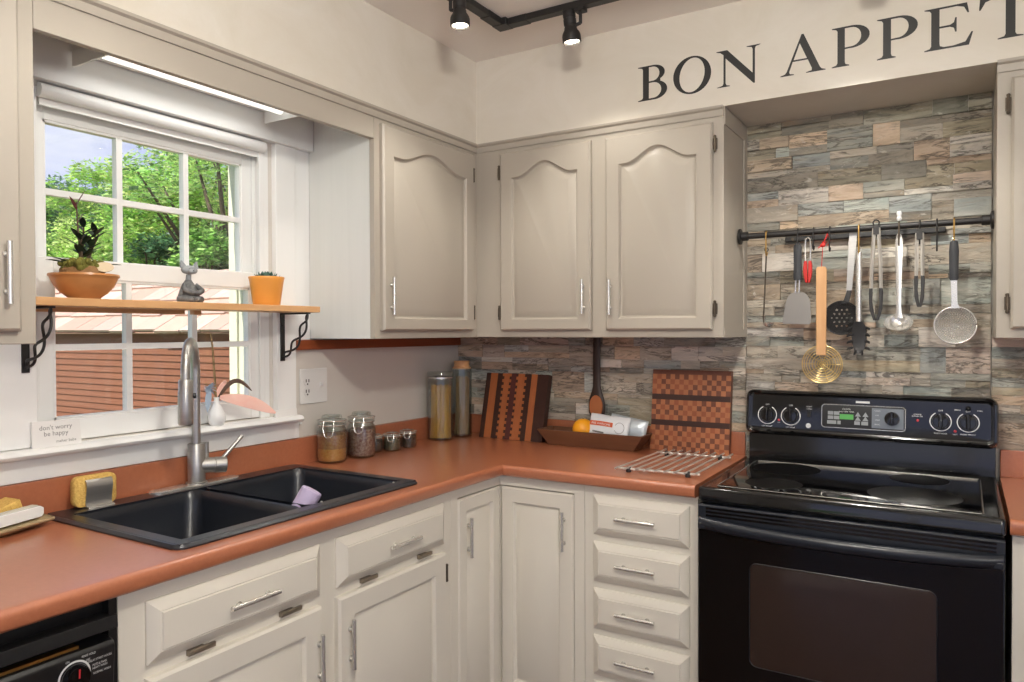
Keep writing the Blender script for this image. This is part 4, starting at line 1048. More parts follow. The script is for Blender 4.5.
for k in range(10):
    a = PI * k / 5
    mb.tube([(cxs + r * math.cos(a), sy + .004 + .012 * (1 - (r / .063) ** 2), cz_ + r * math.sin(a)) for r in (.0, .02, .042, .063)], .0012, 5)
build('wire_disc', mb, M['gold'], t)

# slotted skimmer
t = thing('slotted_skimmer', 'black round slotted skimmer with a pale steel handle, behind the pasta fork', 'skimmer', (1.66, UY + .03, 1.36))
ky = UY + .032
mb = MB(); mb.loft([[V((x + a * w, ky + d_, z)) for a, d_ in ((-1, -.0015), (1, -.0015), (1, .0015), (-1, .0015))] for x, z, w in ((1.672, 1.495, .008), (1.679, 1.60, .0105), (1.686, 1.71, .012))])
build('handle', mb, M['steel'], t)
mb = MB(); mb.loft([[V((x + a * w, ky + d_, z)) for a, d_ in ((-1, -.003), (1, -.003), (1, .003), (-1, .003))] for x, z, w in ((1.660, 1.465, .012), (1.666, 1.48, .0085), (1.672, 1.50, .0085), (1.674, 1.51, .0075))])
build('neck', mb, M['nylon'], t, bevel=.001)
# perforated disc: concentric grid with real openings
mb = MB(); kx, kz, kr = 1.650, 1.418, .0555
holes = [(u * .0155 + (.0078 if r_ % 2 else 0), (r_ - 2) * .0135) for r_ in range(5) for u in range(-2, 3)]
holes = [(a, b) for a, b in holes if math.hypot(a, b) < .037]
gn = 46; dish = lambda u, w: ky - .002 + .010 * (1 - (u * u + w * w) / (kr * kr))
for i in range(gn):
    for k in range(gn):
        u0, u1 = -kr + 2 * kr * i / gn, -kr + 2 * kr * (i + 1) / gn; w0, w1 = -kr + 2 * kr * k / gn, -kr + 2 * kr * (k + 1) / gn
        um, wm = (u0 + u1) / 2, (w0 + w1) / 2
        if math.hypot(um, wm) > kr or any(math.hypot(um - a, wm - b) < .0032 for a, b in holes): continue
        mb.quad(*[V((kx + u, dish(u, w), kz + w)) for u, w in ((u0, w0), (u1, w0), (u1, w1), (u0, w1))])
mb.tube([(kx + kr * math.cos(2 * PI * i / 40), ky - .002, kz + kr * math.sin(2 * PI * i / 40)) for i in range(40)], .0024, 6, True)
o = build('perforated_bowl', mb, M['nylon'], t, smooth=60); so = o.modifiers.new('thick', 'SOLIDIFY'); so.thickness = .0018

# pasta fork
shook(1.706, M['brass'], 'brass S-hook holding the black-toothed pasta fork', .075)
t = thing('pasta_fork', 'pasta fork with black toothed head and straight steel handle', 'fork', (1.706, UY, 1.295))
mb = MB(); mb.cyl((1.706, UY, 1.405), (1.706, UY, 1.632), .0095, .0095, 18); mb.tube([(1.706 + .0075 * math.sin(a), UY, 1.640 + .0095 * math.cos(a)) for a in [2 * PI * i / 14 for i in range(14)]], .0022, 6, True)
build('handle', mb, M['chrome'], t)
mb = MB(); mb.loft([[V((1.706 + a * w, UY + y + b * .004, z)) for a, b in ((-1, -1), (0, -1.6), (1, -1), (1, 1), (0, .6), (-1, 1))] for z, w, y in ((1.408, .009, 0), (1.40, .014, .001), (1.385, .022, .005), (1.36, .023, .009), (1.335, .021, .010), (1.31, .014, .007), (1.30, .006, .003))])
for s in (-1, 1):
    for k in range(4):
        z = 1.385 - .022 * k; mb.tube([(1.706 + s * .02, UY + .006, z), (1.706 + s * .031, UY - .004, z - .004), (1.706 + s * .033, UY - .016, z - .007)], [.0045, .0038, .002], 7)
for s in (-.45, .45): mb.tube([(1.706 + s * .02, UY + .004, 1.308), (1.706 + s * .026, UY - .008, 1.298), (1.706 + s * .026, UY - .018, 1.296)], [.0045, .0036, .002], 7)
build('head', mb, M['nylon'], t, smooth=50)

def tongs(x, ztop, zbot, spread, label, tipz, ringtop=True):
    t = thing('tongs', label, 'tongs', (x, UY, zbot))
    mb = MB()
    mb.loft([[V((x + a * .0085, RY - .016 + b * .006, z)) for a, b in ((-1, -1), (1, -1), (1, 1), (-1, 1))] for z in (ztop - .03, ztop)])
    if ringtop: mb.tube([(x + .009 * math.sin(a), RY - .016, ztop + .008 + .009 * math.cos(a)) for a in [2 * PI * i / 16 for i in range(16)]], .0026, 6, True)
    build('hinge_end', mb, M['pipe'], t, bevel=.001)
    for s in (-1, 1):
        m = MB(); m.loft([[V((x + s * o_ + c_ * .0052, RY - .016 + d_ + (0 if abs(c_) < .9 else .003), z)) for c_, d_ in ((-1, -.004), (0, -.006), (1, -.004), (1, .004), (-1, .004))] for z, o_ in ((ztop - .008, .0065), (ztop - .05, .008), ((ztop + tipz) / 2, spread * .85), (tipz, spread))])
        build('arm', m, M['wire'], t)
        m = MB(); m.loft([[V((x + s * o_ + c_ * w, RY - .016 + d_, z)) for c_, d_ in ((-1, -.006), (1, -.006), (1, .006), (-1, .006))] for z, o_, w in ((tipz + .012, spread * .99, .005), (tipz - .004, spread * 1.05, .0055), (tipz - (tipz - zbot) * .35, spread * 1.05, .0045), (tipz - (tipz - zbot) * .62, spread * .9, .0055), (tipz - (tipz - zbot) * .82, spread * .6, .0045), (zbot, spread * .22, .004))])
        build('tip', m, M['nylon'], t, bevel=.0015)
tongs(1.758, 1.715, 1.408, .0145, 'long black-tipped tongs standing slightly open, left of the soup ladle', 1.50)
shook(1.881, M['pipe'], 'black hook holding the closed black-tipped tongs', .05)
tongs(1.881, 1.690, 1.449, .009, 'shorter closed black-tipped tongs, right of the soup ladle', 1.535, False)

# soup ladle
h_, zz = shook(1.823, M['bronze'], 'dark hook topped with a pale bead, holding the soup ladle', .055)
b_ = build('bead', MB().lathe([(0, 0), (.006, .002), (.0085, .009), (.006, .016), (.0065, .018), (.0085, .026), (.006, .033), (0, .034)], (1.823, RY, RZ + .015), 16), M['porcelain'], h_); b_['label'] = 'pale round bead'
t = thing('soup_ladle', 'shiny steel soup ladle in the middle of the rail', 'ladle', (1.823, UY, 1.36))
mb = MB(); mb.loft([[V((1.823 + a * w, UY - .004 + b * .0028, z)) for a, b in ((-1, -.4), (-.5, -1), (.5, -1), (1, -.4), (1, 1), (-1, 1))] for z, w in ((1.672, .0075), (1.664, .0105), (1.62, .0105), (1.54, .0085), (1.45, .007), (1.43, .009), (1.415, .012))])
mb.tube([(1.823 + .0065 * math.sin(a), UY - .004, 1.676 + .008 * math.cos(a)) for a in [2 * PI * i / 12 for i in range(12)]], .002, 6, True)
build('handle', mb, M['chrome'], t, smooth=50)
ax = V((0, -.62, .78)).normalized()
build('bowl', MB().lathe([(0, -.03), (.016, -.028), (.03, -.019), (.039, -.005), (.0415, .004), (.0425, .005), (.040, .005), (.037, -.004), (.029, -.016), (.015, -.025), (0, -.027)], (1.823, UY - .014, 1.398), 36, ax), M['chrome'], t, smooth=60)

shook(1.928, M['pipe'], 'empty black hook right of the closed tongs', .075)
shook(1.974, M['brass'], 'brass S-hook holding the perforated strainer ladle', .072)
# perforated strainer ladle
t = thing('strainer_ladle', 'large round perforated steel strainer ladle with a black grip, last on the right', 'strainer', (1.976, UY, 1.32))
mb = MB(); mb.loft([[V((1.974 + a * w, UY - .004 + b * .008, z)) for a, b in ((-1, -.5), (-.6, -1), (.6, -1), (1, -.5), (1, .5), (.6, 1), (-.6, 1), (-1, .5))] for z, w in ((1.652, .007), (1.648, .011), (1.62, .0135), (1.56, .0125), (1.535, .0125), (1.53, .010))])
build('grip', mb, M['rubber'], t, smooth=45)
mb = MB(); mb.loft([[V((x + a * w, UY - .004 + b * .002, z)) for a, b in ((-1, -1), (1, -1), (1, 1), (-1, 1))] for x, z, w in ((1.974, 1.535, .0085), (1.976, 1.46, .008), (1.977, 1.455, .009), (1.977, 1.443, .013))])
build('neck', mb, M['chrome'], t); mb = MB()
mb.tube([(1.974 + .006 * math.sin(a), UY - .004, 1.652 + .008 * math.cos(a)) for a in [2 * PI * i / 12 for i in range(12)]], .002, 6, True)
build('hanging_loop', mb, M['chrome'], t)
mb = MB(); kx, kz, kr = 1.978, 1.391, .0565; rings = [.010 + .0062 * i for i in range(6)]
pats = [(r, 2 * PI * k / max(6, int(r / .00105)) + .3 * i) for i, r in enumerate(rings) for k in range(max(6, int(r / .00105)))]
bin_ = {}
for r, a in pats: bin_.setdefault((int((r * math.cos(a) + 1) / .006), int((r * math.sin(a) + 1) / .006)), []).append((r * math.cos(a), r * math.sin(a)))
gn = 90; dish = lambda u, w: UY + .012 - .0 + .02 * (1 - (u * u + w * w) / (kr * kr)) - .012
for i in range(gn):
    for k in range(gn):
        u0, u1 = -kr + 2 * kr * i / gn, -kr + 2 * kr * (i + 1) / gn; w0, w1 = -kr + 2 * kr * k / gn, -kr + 2 * kr * (k + 1) / gn
        um, wm = (u0 + u1) / 2, (w0 + w1) / 2
        if math.hypot(um, wm) > kr: continue
        bi, bj = int((um + 1) / .006), int((wm + 1) / .006)
        if any(math.hypot(um - a, wm - b) < .0019 for di in (-1, 0, 1) for dj in (-1, 0, 1) for a, b in bin_.get((bi + di, bj + dj), ())): continue
        mb.quad(*[V((kx + u, dish(u, w), kz + w)) for u, w in ((u0, w0), (u1, w0), (u1, w1), (u0, w1))])
mb.tube([(kx + kr * math.cos(2 * PI * i / 48), UY - .0, kz + kr * math.sin(2 * PI * i / 48)) for i in range(48)], .0028, 8, True)
o = build('perforated_bowl', mb, M['chrome'], t, smooth=60); so = o.modifiers.new('thick', 'SOLIDIFY'); so.thickness = .001

# ---------------------------------------------------------------- range
RX0, RX1 = 1.331, 2.092
rg = thing('electric_range', 'black glass-top electric range with backguard controls against the stone wall', 'range', ((RX0 + RX1) / 2, -.33, 0))
build('body', MB().box(RX0 + .004, RX1 - .004, -.62, -.03, .02, .872).box(RX0 + .02, RX1 - .02, -.58, -.05, 0, .02), M['black'], rg, bevel=.002)
xm = (RX0 + RX1) / 2
def slab(x0, x1, y0, y1, r, zs):
    m = MB(); m.loft([rrect(x0 + i, x1 - i, y0 + i, y1 - i, max(r - i, .004), z, 5) for i, z in zs]); return m
ckt = build('cooktop', slab(RX0 - .001, RX1 + .001, -.652, -.055, .012, ((.003, .874), (0, .878), (0, .908), (.004, .914), (.012, .916), (.018, .9145))), M['gloss'], rg, smooth=35)
o = build('glass_top', slab(RX0 + .045, RX1 - .045, -.618, -.115, .018, ((0, .9147), (.002, .9164), (.004, .9168))), M['gglass'], ckt)
def ring(x, y, r, a=.94):
    m = MB(); n = 48
    for i in range(n):
        t0, t1 = 2 * PI * i / n, 2 * PI * (i + 1) / n
        m.quad(*[V((x + q * math.cos(t), y + q * math.sin(t), .9171)) for q, t in ((r, t0), (r, t1), (0.001, t1), (0.001, t0))])
    return m
for x, y, r in ((1.515, -.50, .082), (1.50, -.235, .105), (1.885, -.47, .118), (1.885, -.215, .082)):
    b_ = build('burner', ring(x, y, r), M['ring'], ckt, smooth=0)
m = MB()
for (a, b) in (((RX0 + .05, -.118), (RX1 - .05, -.118)), ((RX0 + .046, -.615), (RX0 + .046, -.125)), ((RX1 - .046, -.615), (RX1 - .046, -.125)), ((RX0 + .05, -.6185), (RX1 - .05, -.6185))):
    m.cyl((*a, .9165), (*b, .9165), .0008, n=6)
build('trim_line', m, M['chrome'], ckt)
# backguard
bg = build('backguard', MB().loft([[V((x, y, z)) for y, z in ((-.016, .9), (-.058, .9), (-.056, .96), (-.05, 1.02), (-.016, 1.02))] for x in (RX0 + .004, RX1 - .004)]), M['gloss'], rg, bevel=.002)
# control console: rounded frame leaning back
al = math.radians(7); fr = frame((xm, -.088, 1.008), (1, 0, 0), (0, math.sin(al), math.cos(al)), (0, -math.cos(al), math.sin(al)))
def rr3(w, h, r, d_, b=0.0, n=6):
    p = []
    for (a, c_, s) in ((w / 2 - r, h - r, 0), (-w / 2 + r, h - r, 90), (-w / 2 + r, r, 180), (w / 2 - r, r, 270)):
        for i in range(n + 1):
            t = math.radians(s + 90 * i / n); p.append(fr(a + r * math.cos(t), b + c_ + r * math.sin(t), d_))
    return p
W_, H_ = RX1 - RX0 + .004, .158
mb = MB(); mb.loft([rr3(W_ - .006, H_ - .006, .022, -.066, .003), rr3(W_, H_, .026, -.055), rr3(W_, H_, .026, -.004), rr3(W_ - .008, H_ - .008, .023, .006, .004), rr3(W_ - .022, H_ - .022, .018, .009, .011), rr3(W_ - .034, H_ - .034, .014, .004, .017), rr3(W_ - .040, H_ - .040, .012, .0035, .020)])
cs = build('control_console', mb, M['gloss'], rg, smooth=40)
px = lambda x: x - xm
vv = lambda z: (z - 1.008) / math.cos(al)
pn = .0036
mb = MB(); mb.loft([rr3(.258, .082, .012, pn, vv(1.043)), rr3(.258, .082, .012, pn + .002, vv(1.043)), rr3(.250, .074, .009, pn + .0024, vv(1.047))]);
b0 = V((px(1.713), 0, 0)); mb.v = [tuple(V(p) + V((1.713 - xm, 0, 0))) for p in mb.v]
cp = build('clock_panel', mb, M['black'], cs, smooth=30)
mb = MB(); mb.obox(fr(px(1.788), vv(1.0835), pn + .0022), (.047, 0, 0), tuple(V((0, math.sin(al), math.cos(al))) * .033), tuple(V((0, -math.cos(al), math.sin(al))) * .0006)); build('silver_plate', mb, mat('silver_grey', (120, 126, 132), .35, .5), cp)
mb = MB(); mb.obox(fr(px(1.664), vv(1.083), pn + .004), (.021, 0, 0), tuple(V((0, math.sin(al), math.cos(al))) * .0085), tuple(V((0, -math.cos(al), math.sin(al))) * .0016)); build('display', mb, M['lcd'], cp)
nA = V((0, -math.cos(al), math.sin(al))); uA = V((0, math.sin(al), math.cos(al)))
for (x, z, w, h) in ((1.614, 1.094, .010, .006), (1.633, 1.094, .010, .006), (1.614, 1.079, .010, .006), (1.633, 1.079, .010, .006), (1.618, 1.063, .017, .006), (1.641, 1.063, .006, .006), (1.697, 1.064, .010, .006), (1.720, 1.064, .012, .006)):
    build('button', MB().obox(fr(px(x), vv(z), pn + .003), (w * .85, 0, 0), tuple(uA * h), tuple(nA * .0012)), M['btn'], cp)
for x in (1.699, 1.722):
    for z in (1.092, 1.078):
        build('button', MB().loft([[fr(px(x) + a, vv(z) + b, pn + d_) for a, b in ((-.009, -.006), (.009, -.006), (0, .009))] for d_ in (.002, .0042)]), M['btn'], cp)
a_ = [V(p) + V((1.713 - xm, 0, 0)) for p in rr3(.254, .078, .011, pn + .0026, vv(1.045))]
build('bezel_line', MB().tube(a_, .0014, 6, True), M['chrome'], cp)
mb = MB(); text_faces(mb, 'CLOCK', .008, fr, px(1.664), vv(1.106), depth=pn + .0028); text_faces(mb, 'BAKE TIME  TIMER', .0058, fr, px(1.664), vv(1.098), depth=pn + .0028)
for i_, s_ in enumerate(('CLEAN', 'OFF', 'BAKE', 'BROIL')): text_faces(mb, s_, .006, fr, px(1.757 + (.0 if i_ < 2 else .001)), vv(1.106 - .015 * i_), depth=pn + .0028)
mb.obox(fr(px(1.713), vv(1.134), pn + .0025), (.021, 0, 0), tuple(V((0, math.sin(al), math.cos(al))) * .0035), tuple(V((0, -math.cos(al), math.sin(al))) * .0008))
build('printing', mb, M['ink'], cp, smooth=0)
def knob(x, z, r, ringr, txt, under, left=True):
    n0 = V((0, -math.cos(al), math.sin(al))); up = V((0, math.sin(al), math.cos(al))); c_ = fr(px(x), vv(z), pn)
    k = build('knob', MB().lathe([(0, 0), (r, 0), (r, .004), (r * .93, .012), (r * .86, .016), (0, .017)], c_, 32, n0), M['gloss'], cs, smooth=40)
    g = MB(); g.loft([[c_ + n0 * d_ + V((a, 0, 0)) + up * b for a, b in ((-.0065 * s_, -r * .86), (.0065 * s_, -r * .86), (.0052 * s_, r * 1.02), (-.0052 * s_, r * 1.02))] for d_, s_ in ((.012, 1.1), (.026, .8), (.028, .6))])
    build('grip', g, M['gloss'], k, bevel=.0015)
    g = MB(); n = 40
    for i in range(n):
        t0, t1 = math.radians(118 + 304 * i / n), math.radians(118 + 304 * (i + 1) / n)
        g.quad(*[c_ + n0 * .0008 + V((q_ * math.cos(t), 0, 0)) + up * (q_ * math.sin(t)) for q_, t in ((ringr, t0), (ringr, t1), (ringr - .003, t1), (ringr - .003, t0))])
    text_faces(g, txt, .0075, fr, px(x), vv(z) + ringr + .001, depth=pn + .0008)
    if under: text_faces(g, under, .0065, fr, px(x), vv(z) - ringr - .009, depth=pn + .0008)
    build('dial_marks', g, M['ink'], k, smooth=0)
knob(1.405, 1.076, .0245, .033, 'OFF', 'LEFT FRONT'); knob(1.484, 1.076, .0245, .033, 'OFF', 'LEFT REAR')
knob(1.939, 1.084, .0245, .031, 'OFF', 'RIGHT REAR'); knob(2.014, 1.085, .0245, .031, 'OFF', 'RIGHT FRONT')
n0 = V((0, -math.cos(al), math.sin(al))); up = V((0, math.sin(al), math.cos(al)))
k = build('knob', MB().lathe([(0, 0), (.023, 0), (.023, .004), (.021, .013), (0, .015)], fr(px(1.801), vv(1.084), pn + .002), 32, n0), M['gloss'], cs, smooth=40)
g = MB(); c_ = fr(px(1.801), vv(1.084), pn); g.loft([[c_ + n0 * d_ + V((a, 0, 0)) + up * b for a, b in ((-.006 * s_, -.019), (.006 * s_, -.019), (.005 * s_, .022), (-.005 * s_, .022))] for d_, s_ in ((.012, 1.1), (.024, .8), (.026, .6))]); build('grip', g, M['gloss'], k, bevel=.0015)
mb = MB(); mb.obox(fr(px(1.545), vv(1.086), pn + .002), (.006, 0, 0), tuple(up * .011), tuple(n0 * .003)); mb.obox(fr(px(1.545), vv(1.08), pn + .006), (.005, 0, 0), tuple(up * .004), tuple(n0 * .004))
build('rocker_switch', mb, M['black'], cs, bevel=.001)
mb = MB(); text_faces(mb, 'OVEN', .0065, fr, px(1.545), vv(1.101), depth=pn + .0008); text_faces(mb, 'LIGHT', .0065, fr, px(1.545), vv(1.109), depth=pn + .0008)
mb.lathe([(0, 0), (.0085, 0), (.0085, .0008), (0, .001)], fr(px(1.543), vv(1.046), pn), 20, n0)
text_faces(mb, 'ON', .006, fr, px(1.4445), vv(1.05), depth=pn + .0008); text_faces(mb, 'SURFACE', .0055, fr, px(1.874), vv(1.101), depth=pn + .0008); text_faces(mb, 'BURNER ON', .0055, fr, px(1.874), vv(1.095), depth=pn + .0008)
text_faces(mb, 'SINGLE', .0055, fr, px(1.985), vv(1.121), depth=pn + .0008); text_faces(mb, 'DUAL', .0055, fr, px(2.045), vv(1.121), depth=pn + .0008); text_faces(mb, 'HOT', .006, fr, px(1.979), vv(1.044), depth=pn + .0008)
build('printing', mb, M['ink'], cs, smooth=0)
for x, z in ((1.875, 1.084), (1.979, 1.056), (1.4445, 1.06)):
    build('indicator', MB().lathe([(0, 0), (.0045, 0), (.0035, .002), (0, .0028)], fr(px(x), vv(z), pn), 14, n0), M['redled'], cs)
build('toggle', MB().lathe([(0, 0), (.008, 0), (.007, .004), (.003, .010), (0, .0105)], fr(px(2.014), vv(1.128), pn), 16, n0), M['gloss'], cs)
# front: vent trim, handle, door with window
dr = build('oven_door', MB().box(RX0 + .002, RX1 - .002, -.655, -.622, .205, .797), M['gglass'], rg, bevel=.003)
vt = MB(); vt.loft([[V((x, y, z)) for y, z in ((-.622, .865), (-.652, .865), (-.656, .861), (-.656, .7975), (-.622, .7975))] for x in (RX0 + .002, RX1 - .002)])
vt = build('vent_trim', vt, M['navy'], dr, bevel=.0015)
for i in range(3):
    z = .855 - .0105 * i
    m = MB(); m.box(RX0 + .025, RX1 - .02, -.6575, -.6555, z - .0028, z + .0028)
    build('vent_slot', m, M['gglass'], vt)
m = MB(); n = 30; loops = []
for i in range(n + 1):
    f_ = i / n; x = RX0 + .006 + (RX1 - RX0 - .012) * f_; bow = math.sin(PI * f_) ** .6
    y = -.658 - .030 * bow; zc = .806 - .0 + .012 * (1 - bow)
    loops.append([V((x, y + a, zc + b)) for a, b in ((.012, .010), (.004, .014), (-.006, .010), (-.010, .0), (-.008, -.014), (.0, -.021), (.012, -.020))])
m.loft(loops); build('handle', m, M['navy'], dr, smooth=50)
for x in (RX0 + .025, RX1 - .025): build('handle_post', MB().box(x - .02, x + .02, -.672, -.653, .795, .815), M['navy'], dr, bevel=.004)
wfr = frame((0, -.655, 0), (1, 0, 0), (0, 0, 1), (0, -1, 0))
def rr4(x0, x1, v0, v1, r, d_, n=6):
    p = []
    for (a, c_, s) in ((x1 - r, v1 - r, 0), (x0 + r, v1 - r, 90), (x0 + r, v0 + r, 180), (x1 - r, v0 + r, 270)):
        for i in range(n + 1):
            t = math.radians(s + 90 * i / n); p.append(wfr(a + r * math.cos(t), c_ + r * math.sin(t), d_))
    return p
ow = mat('oven_window', (44, 34, 30), .07, spec=.7)
mb = MB(); mb.loft([rr4(1.484, 1.945, .42, .712, .02, -.001), rr4(1.484, 1.945, .42, .712, .02, .0012), rr4(1.488, 1.941, .424, .708, .018, .0016)]); build('window', mb, ow, dr)
mb = MB(); a = rr4(1.482, 1.947, .418, .714, .021, .001); mb.tube(a, .0011, 5, True); build('window_line', mb, M['navy'], dr)
build('storage_drawer', MB().box(RX0 + .004, RX1 - .004, -.65, -.622, .06, .198), M['gloss'], rg, bevel=.004)

# ---------------------------------------------------------------- dishwasher
dw = thing('dishwasher', 'black built-in dishwasher under the counter, left of the sink cabinet', 'dishwasher', (.3, -2.3, 0))
build('tub', MB().box(.03, .585, -2.598, -1.996, .03, .866).box(.5851, .609, -2.006, -1.9895, .05, .872), M['black'], dw)
f2 = frame((.617, -2.297, 0), (0, 1, 0), (0, 0, 1), (1, 0, 0))
build('door', MB().box(.586, .614, -2.594, -2.0, .11, .67), M['gloss'], dw, bevel=.003)
m = MB(); m.loft([[V((x, y, z)) for x, z in ((.586, .826), (.586, .838), (.626, .841), (.6375, .8465), (.641, .8455), (.643, .822), (.636, .819))] for y in (-2.594, -2.007)])
build('handle_lip', m, M['black'], dw, bevel=.0008)
m = MB(); m.loft([[V((x, y, z)) for x, z in ((.586, .674), (.586, .798), (.604, .802), (.63, .797), (.636, .79), (.628, .674))] for y in (-2.594, -2.009)])
co = build('control_panel', m, M['black'], dw, bevel=.002)
build('latch_strip', MB().box(.606, .624, -2.594, -2.07, .7995, .805), M['brass'], co)
ang2 = math.atan2(.008, .116); fr = frame((.636 + .0006, 0, .79), (0, 1, 0), (math.sin(-ang2) * -1 * -1, 0, math.cos(ang2)), (math.cos(ang2), 0, -math.sin(ang2)))
fr = frame((.636 + .0008, 0, .79), (0, 1, 0), V((.008, 0, .116)).normalized(), V((.116, 0, -.008)).normalized())
kc = fr(-2.084, -.034, 0); nn = V((.116, 0, -.008)).normalized(); upv = V((.008, 0, .116)).normalized()
kd = build('dial', MB().lathe([(0, 0), (.024, 0), (.0235, .010), (.021, .016), (0, .017)], kc, 32, nn), M['gloss'], co, smooth=40)
m = MB()
for i in range(44):
    t0, t1 = 2 * PI * i / 44, 2 * PI * (i + 1) / 44
    m.quad(*[kc + nn * .0006 + V((0, 1, 0)) * (q * math.cos(t)) + upv * (q * math.sin(t)) for q, t in ((.029, t0), (.029, t1), (.0255, t1), (.0255, t0))])
for s_, u, w, al_ in (('RINSE HOLD', -2.072, -.0025, 'LEFT'), ('OFF', -2.064, -.012, 'LEFT'), ('DELAY START HOURS', -2.060, -.0165, 'LEFT'), ('POTS & PANS', -2.052, -.026, 'LEFT'), ('HEAVY WASH', -2.052, -.032, 'LEFT'), ('NORMAL WASH', -2.050, -.042, 'LEFT'), ('ON', -2.097, -.003, 'CENTER')):
    text_faces(m, s_, .0062, fr, u, w - .002, align=al_, depth=.0006, sx=.72)
build('dial_marks', m, M['ink'], co, smooth=0)
build('pointer', MB().obox(kc + nn * .0174 + upv * .010, (0, .0013, 0), tuple(upv * .008), tuple(nn * .0006)), M['redled'], kd)

# ---------------------------------------------------------------- wall lettering
def arcp(cx, cz, rx, rz, a0, a1, n=14): return [(cx + rx * math.cos(math.radians(a0 + (a1 - a0) * i / n)), cz + rz * math.sin(math.radians(a0 + (a1 - a0) * i / n))) for i in range(n + 1)]
def foot(xl, xr, a, b, z=0, s=1):
    """serif foot around a stem a..b reaching xl..xr at height z, s = +1 foot, -1 head; returns points left to right"""
    return [(a, z + s * .10), (a - .02, z + s * .05), (xl, z + s * .022), (xl, z), (xr, z), (xr, z + s * .022), (b + .02, z + s * .05), (b, z + s * .10)]
def L_B():
    o = [(0, .022), (0, 0), (.50, 0)] + arcp(.50, .27, .38, .27, -90, 62) + arcp(.46, .765, .35, .235, -52, 90) + [(0, 1), (0, .978), (.12, .95), (.15, .9), (.15, .1), (.12, .05)]
    h1 = [(.33, .545)] + arcp(.44, .75, .21, .205, -80, 90) + [(.33, .955)]
    h2 = [(.33, .05)] + arcp(.46, .275, .245, .225, -80, 84) + [(.33, .50)]
    return [o, h1, h2]
def L_O(): return [arcp(.54, .5, .54, .53, 0, 360, 48)[:-1], [(x, z) for x, z in [(.54 + .36 * math.cos(t) + .03 * math.sin(t) * 0, .5 + .475 * math.sin(t) + .05 * math.cos(t)) for t in [2 * PI * i / 48 for i in range(48)]]]]
def L_N(): return [[(.07, .022), (.02, .018), (.02, 0), (.36, 0), (.36, .018), (.27, .04), (.245, .10), (.245, .78), (.98, -.02), (1.015, -.02), (1.015, .9), (1.035, .955), (1.13, .978), (1.16, 1.0), (.80, 1.0), (.80, .982), (.93, .955), (.955, .9), (.955, .26), (.29, 1.0), (0, 1.0), (0, .98), (.10, .955), (.19, .88), (.19, .10), (.165, .045)]]
def L_A(): return [[(0, 0), (.33, 0), (.33, .02), (.23, .04), (.215, .09), (.30, .345), (.66, .345), (.76, .10), (.75, .045), (.62, .02), (.62, 0), (1.08, 0), (1.08, .02), (.99, .05), (.95, .1), (.56, 1.03), (.51, 1.03), (.155, .11), (.11, .05), (0, .02)], [(.32, .385), (.47, .80), (.64, .385)]]
def L_P():
    o = [(0, .022), (0, 0), (.40, 0), (.40, .022), (.32, .05), (.30, .1), (.30, .43)] + arcp(.46, .715, .40, .285, -100, 90) + [(0, 1), (0, .978), (.10, .95), (.13, .9), (.13, .1), (.10, .05)]
    return [o, [(.30, .47)] + arcp(.45, .715, .22, .24, -85, 90) + [(.30, .955)]]
def L_E(): return [[(0, .022), (0, 0), (.90, 0), (.98, .30), (.945, .30), (.83, .09), (.60, .045), (.40, .045), (.32, .08), (.31, .14), (.31, .50), (.52, .50), (.60, .46), (.625, .36), (.655, .36), (.655, .70), (.625, .70), (.60, .59), (.52, .545), (.31, .545), (.31, .955), (.66, .955), (.80, .91), (.87, .76), (.90, .76), (.86, 1.0), (0, 1.0), (0, .978), (.11, .95), (.14, .9), (.14, .1), (.11, .05)]]
def L_T(): return [[(.35, 0), (.82, 0), (.82, .022), (.70, .05), (.675, .1), (.675, .955), (.90, .955), (1.04, .91), (1.12, .74), (1.15, .74), (1.13, 1.03), (1.09, 1.0), (.06, 1.0), (.02, 1.03), (0, .74), (.03, .74), (.12, .91), (.26, .955), (.495, .955), (.495, .1), (.47, .05), (.35, .022)]]
def L_I(): return [[(0, 0), (.42, 0), (.42, .022), (.32, .05), (.30, .1), (.30, .9), (.32, .95), (.42, .978), (.42, 1), (0, 1), (0, .978), (.10, .95), (.12, .9), (.12, .1), (.10, .05), (0, .022)]]
wl = thing('wall_lettering', 'black serif letters reading BON APPETIT on the soffit above the range', 'lettering', (1.7, -D - .0006, 2.189))
CAP = .121
for ch, fn, x0, w in (('B', L_B, 1.010, .107), ('O', L_O, 1.139, .132), ('N', L_N, 1.289, .144), ('A', L_A, 1.495, .135), ('P', L_P, 1.648, .106), ('P', L_P, 1.774, .108), ('E', L_E, 1.899, .121), ('T', L_T, 2.034, .146), ('I', L_I, 2.20, .05), ('T', L_T, 2.27, .146)):
    loops = fn(); mx = max(p[0] for p in loops[0])
    cu = bpy.data.curves.new('l', 'CURVE'); cu.dimensions = '2D'; cu.fill_mode = 'BOTH'; cu.extrude = .0004
    for lp in loops:
        sp_ = cu.splines.new('POLY'); sp_.points.add(len(lp) - 1); sp_.use_cyclic_u = True
        for p_, (a, b) in zip(sp_.points, lp): p_.co = (a / mx * w, b * CAP, 0, 1)
    ob = bpy.data.objects.new('l', cu); C.objects.link(ob); dg = bpy.context.evaluated_depsgraph_get(); dg.update(); me = bpy.data.meshes.new_from_object(ob.evaluated_get(dg))
    mb = MB(); mb.add([(x0 + p.co.x, -D - .0006 - p.co.z, 2.189 + p.co.y) for p in me.vertices], [tuple(p.vertices) for p in me.polygons])
    bpy.data.objects.remove(ob); bpy.data.curves.remove(cu); bpy.data.meshes.remove(me)
    o = build('letter', mb, M['vinyl'], wl, smooth=0); o['label'] = 'black letter ' + ch

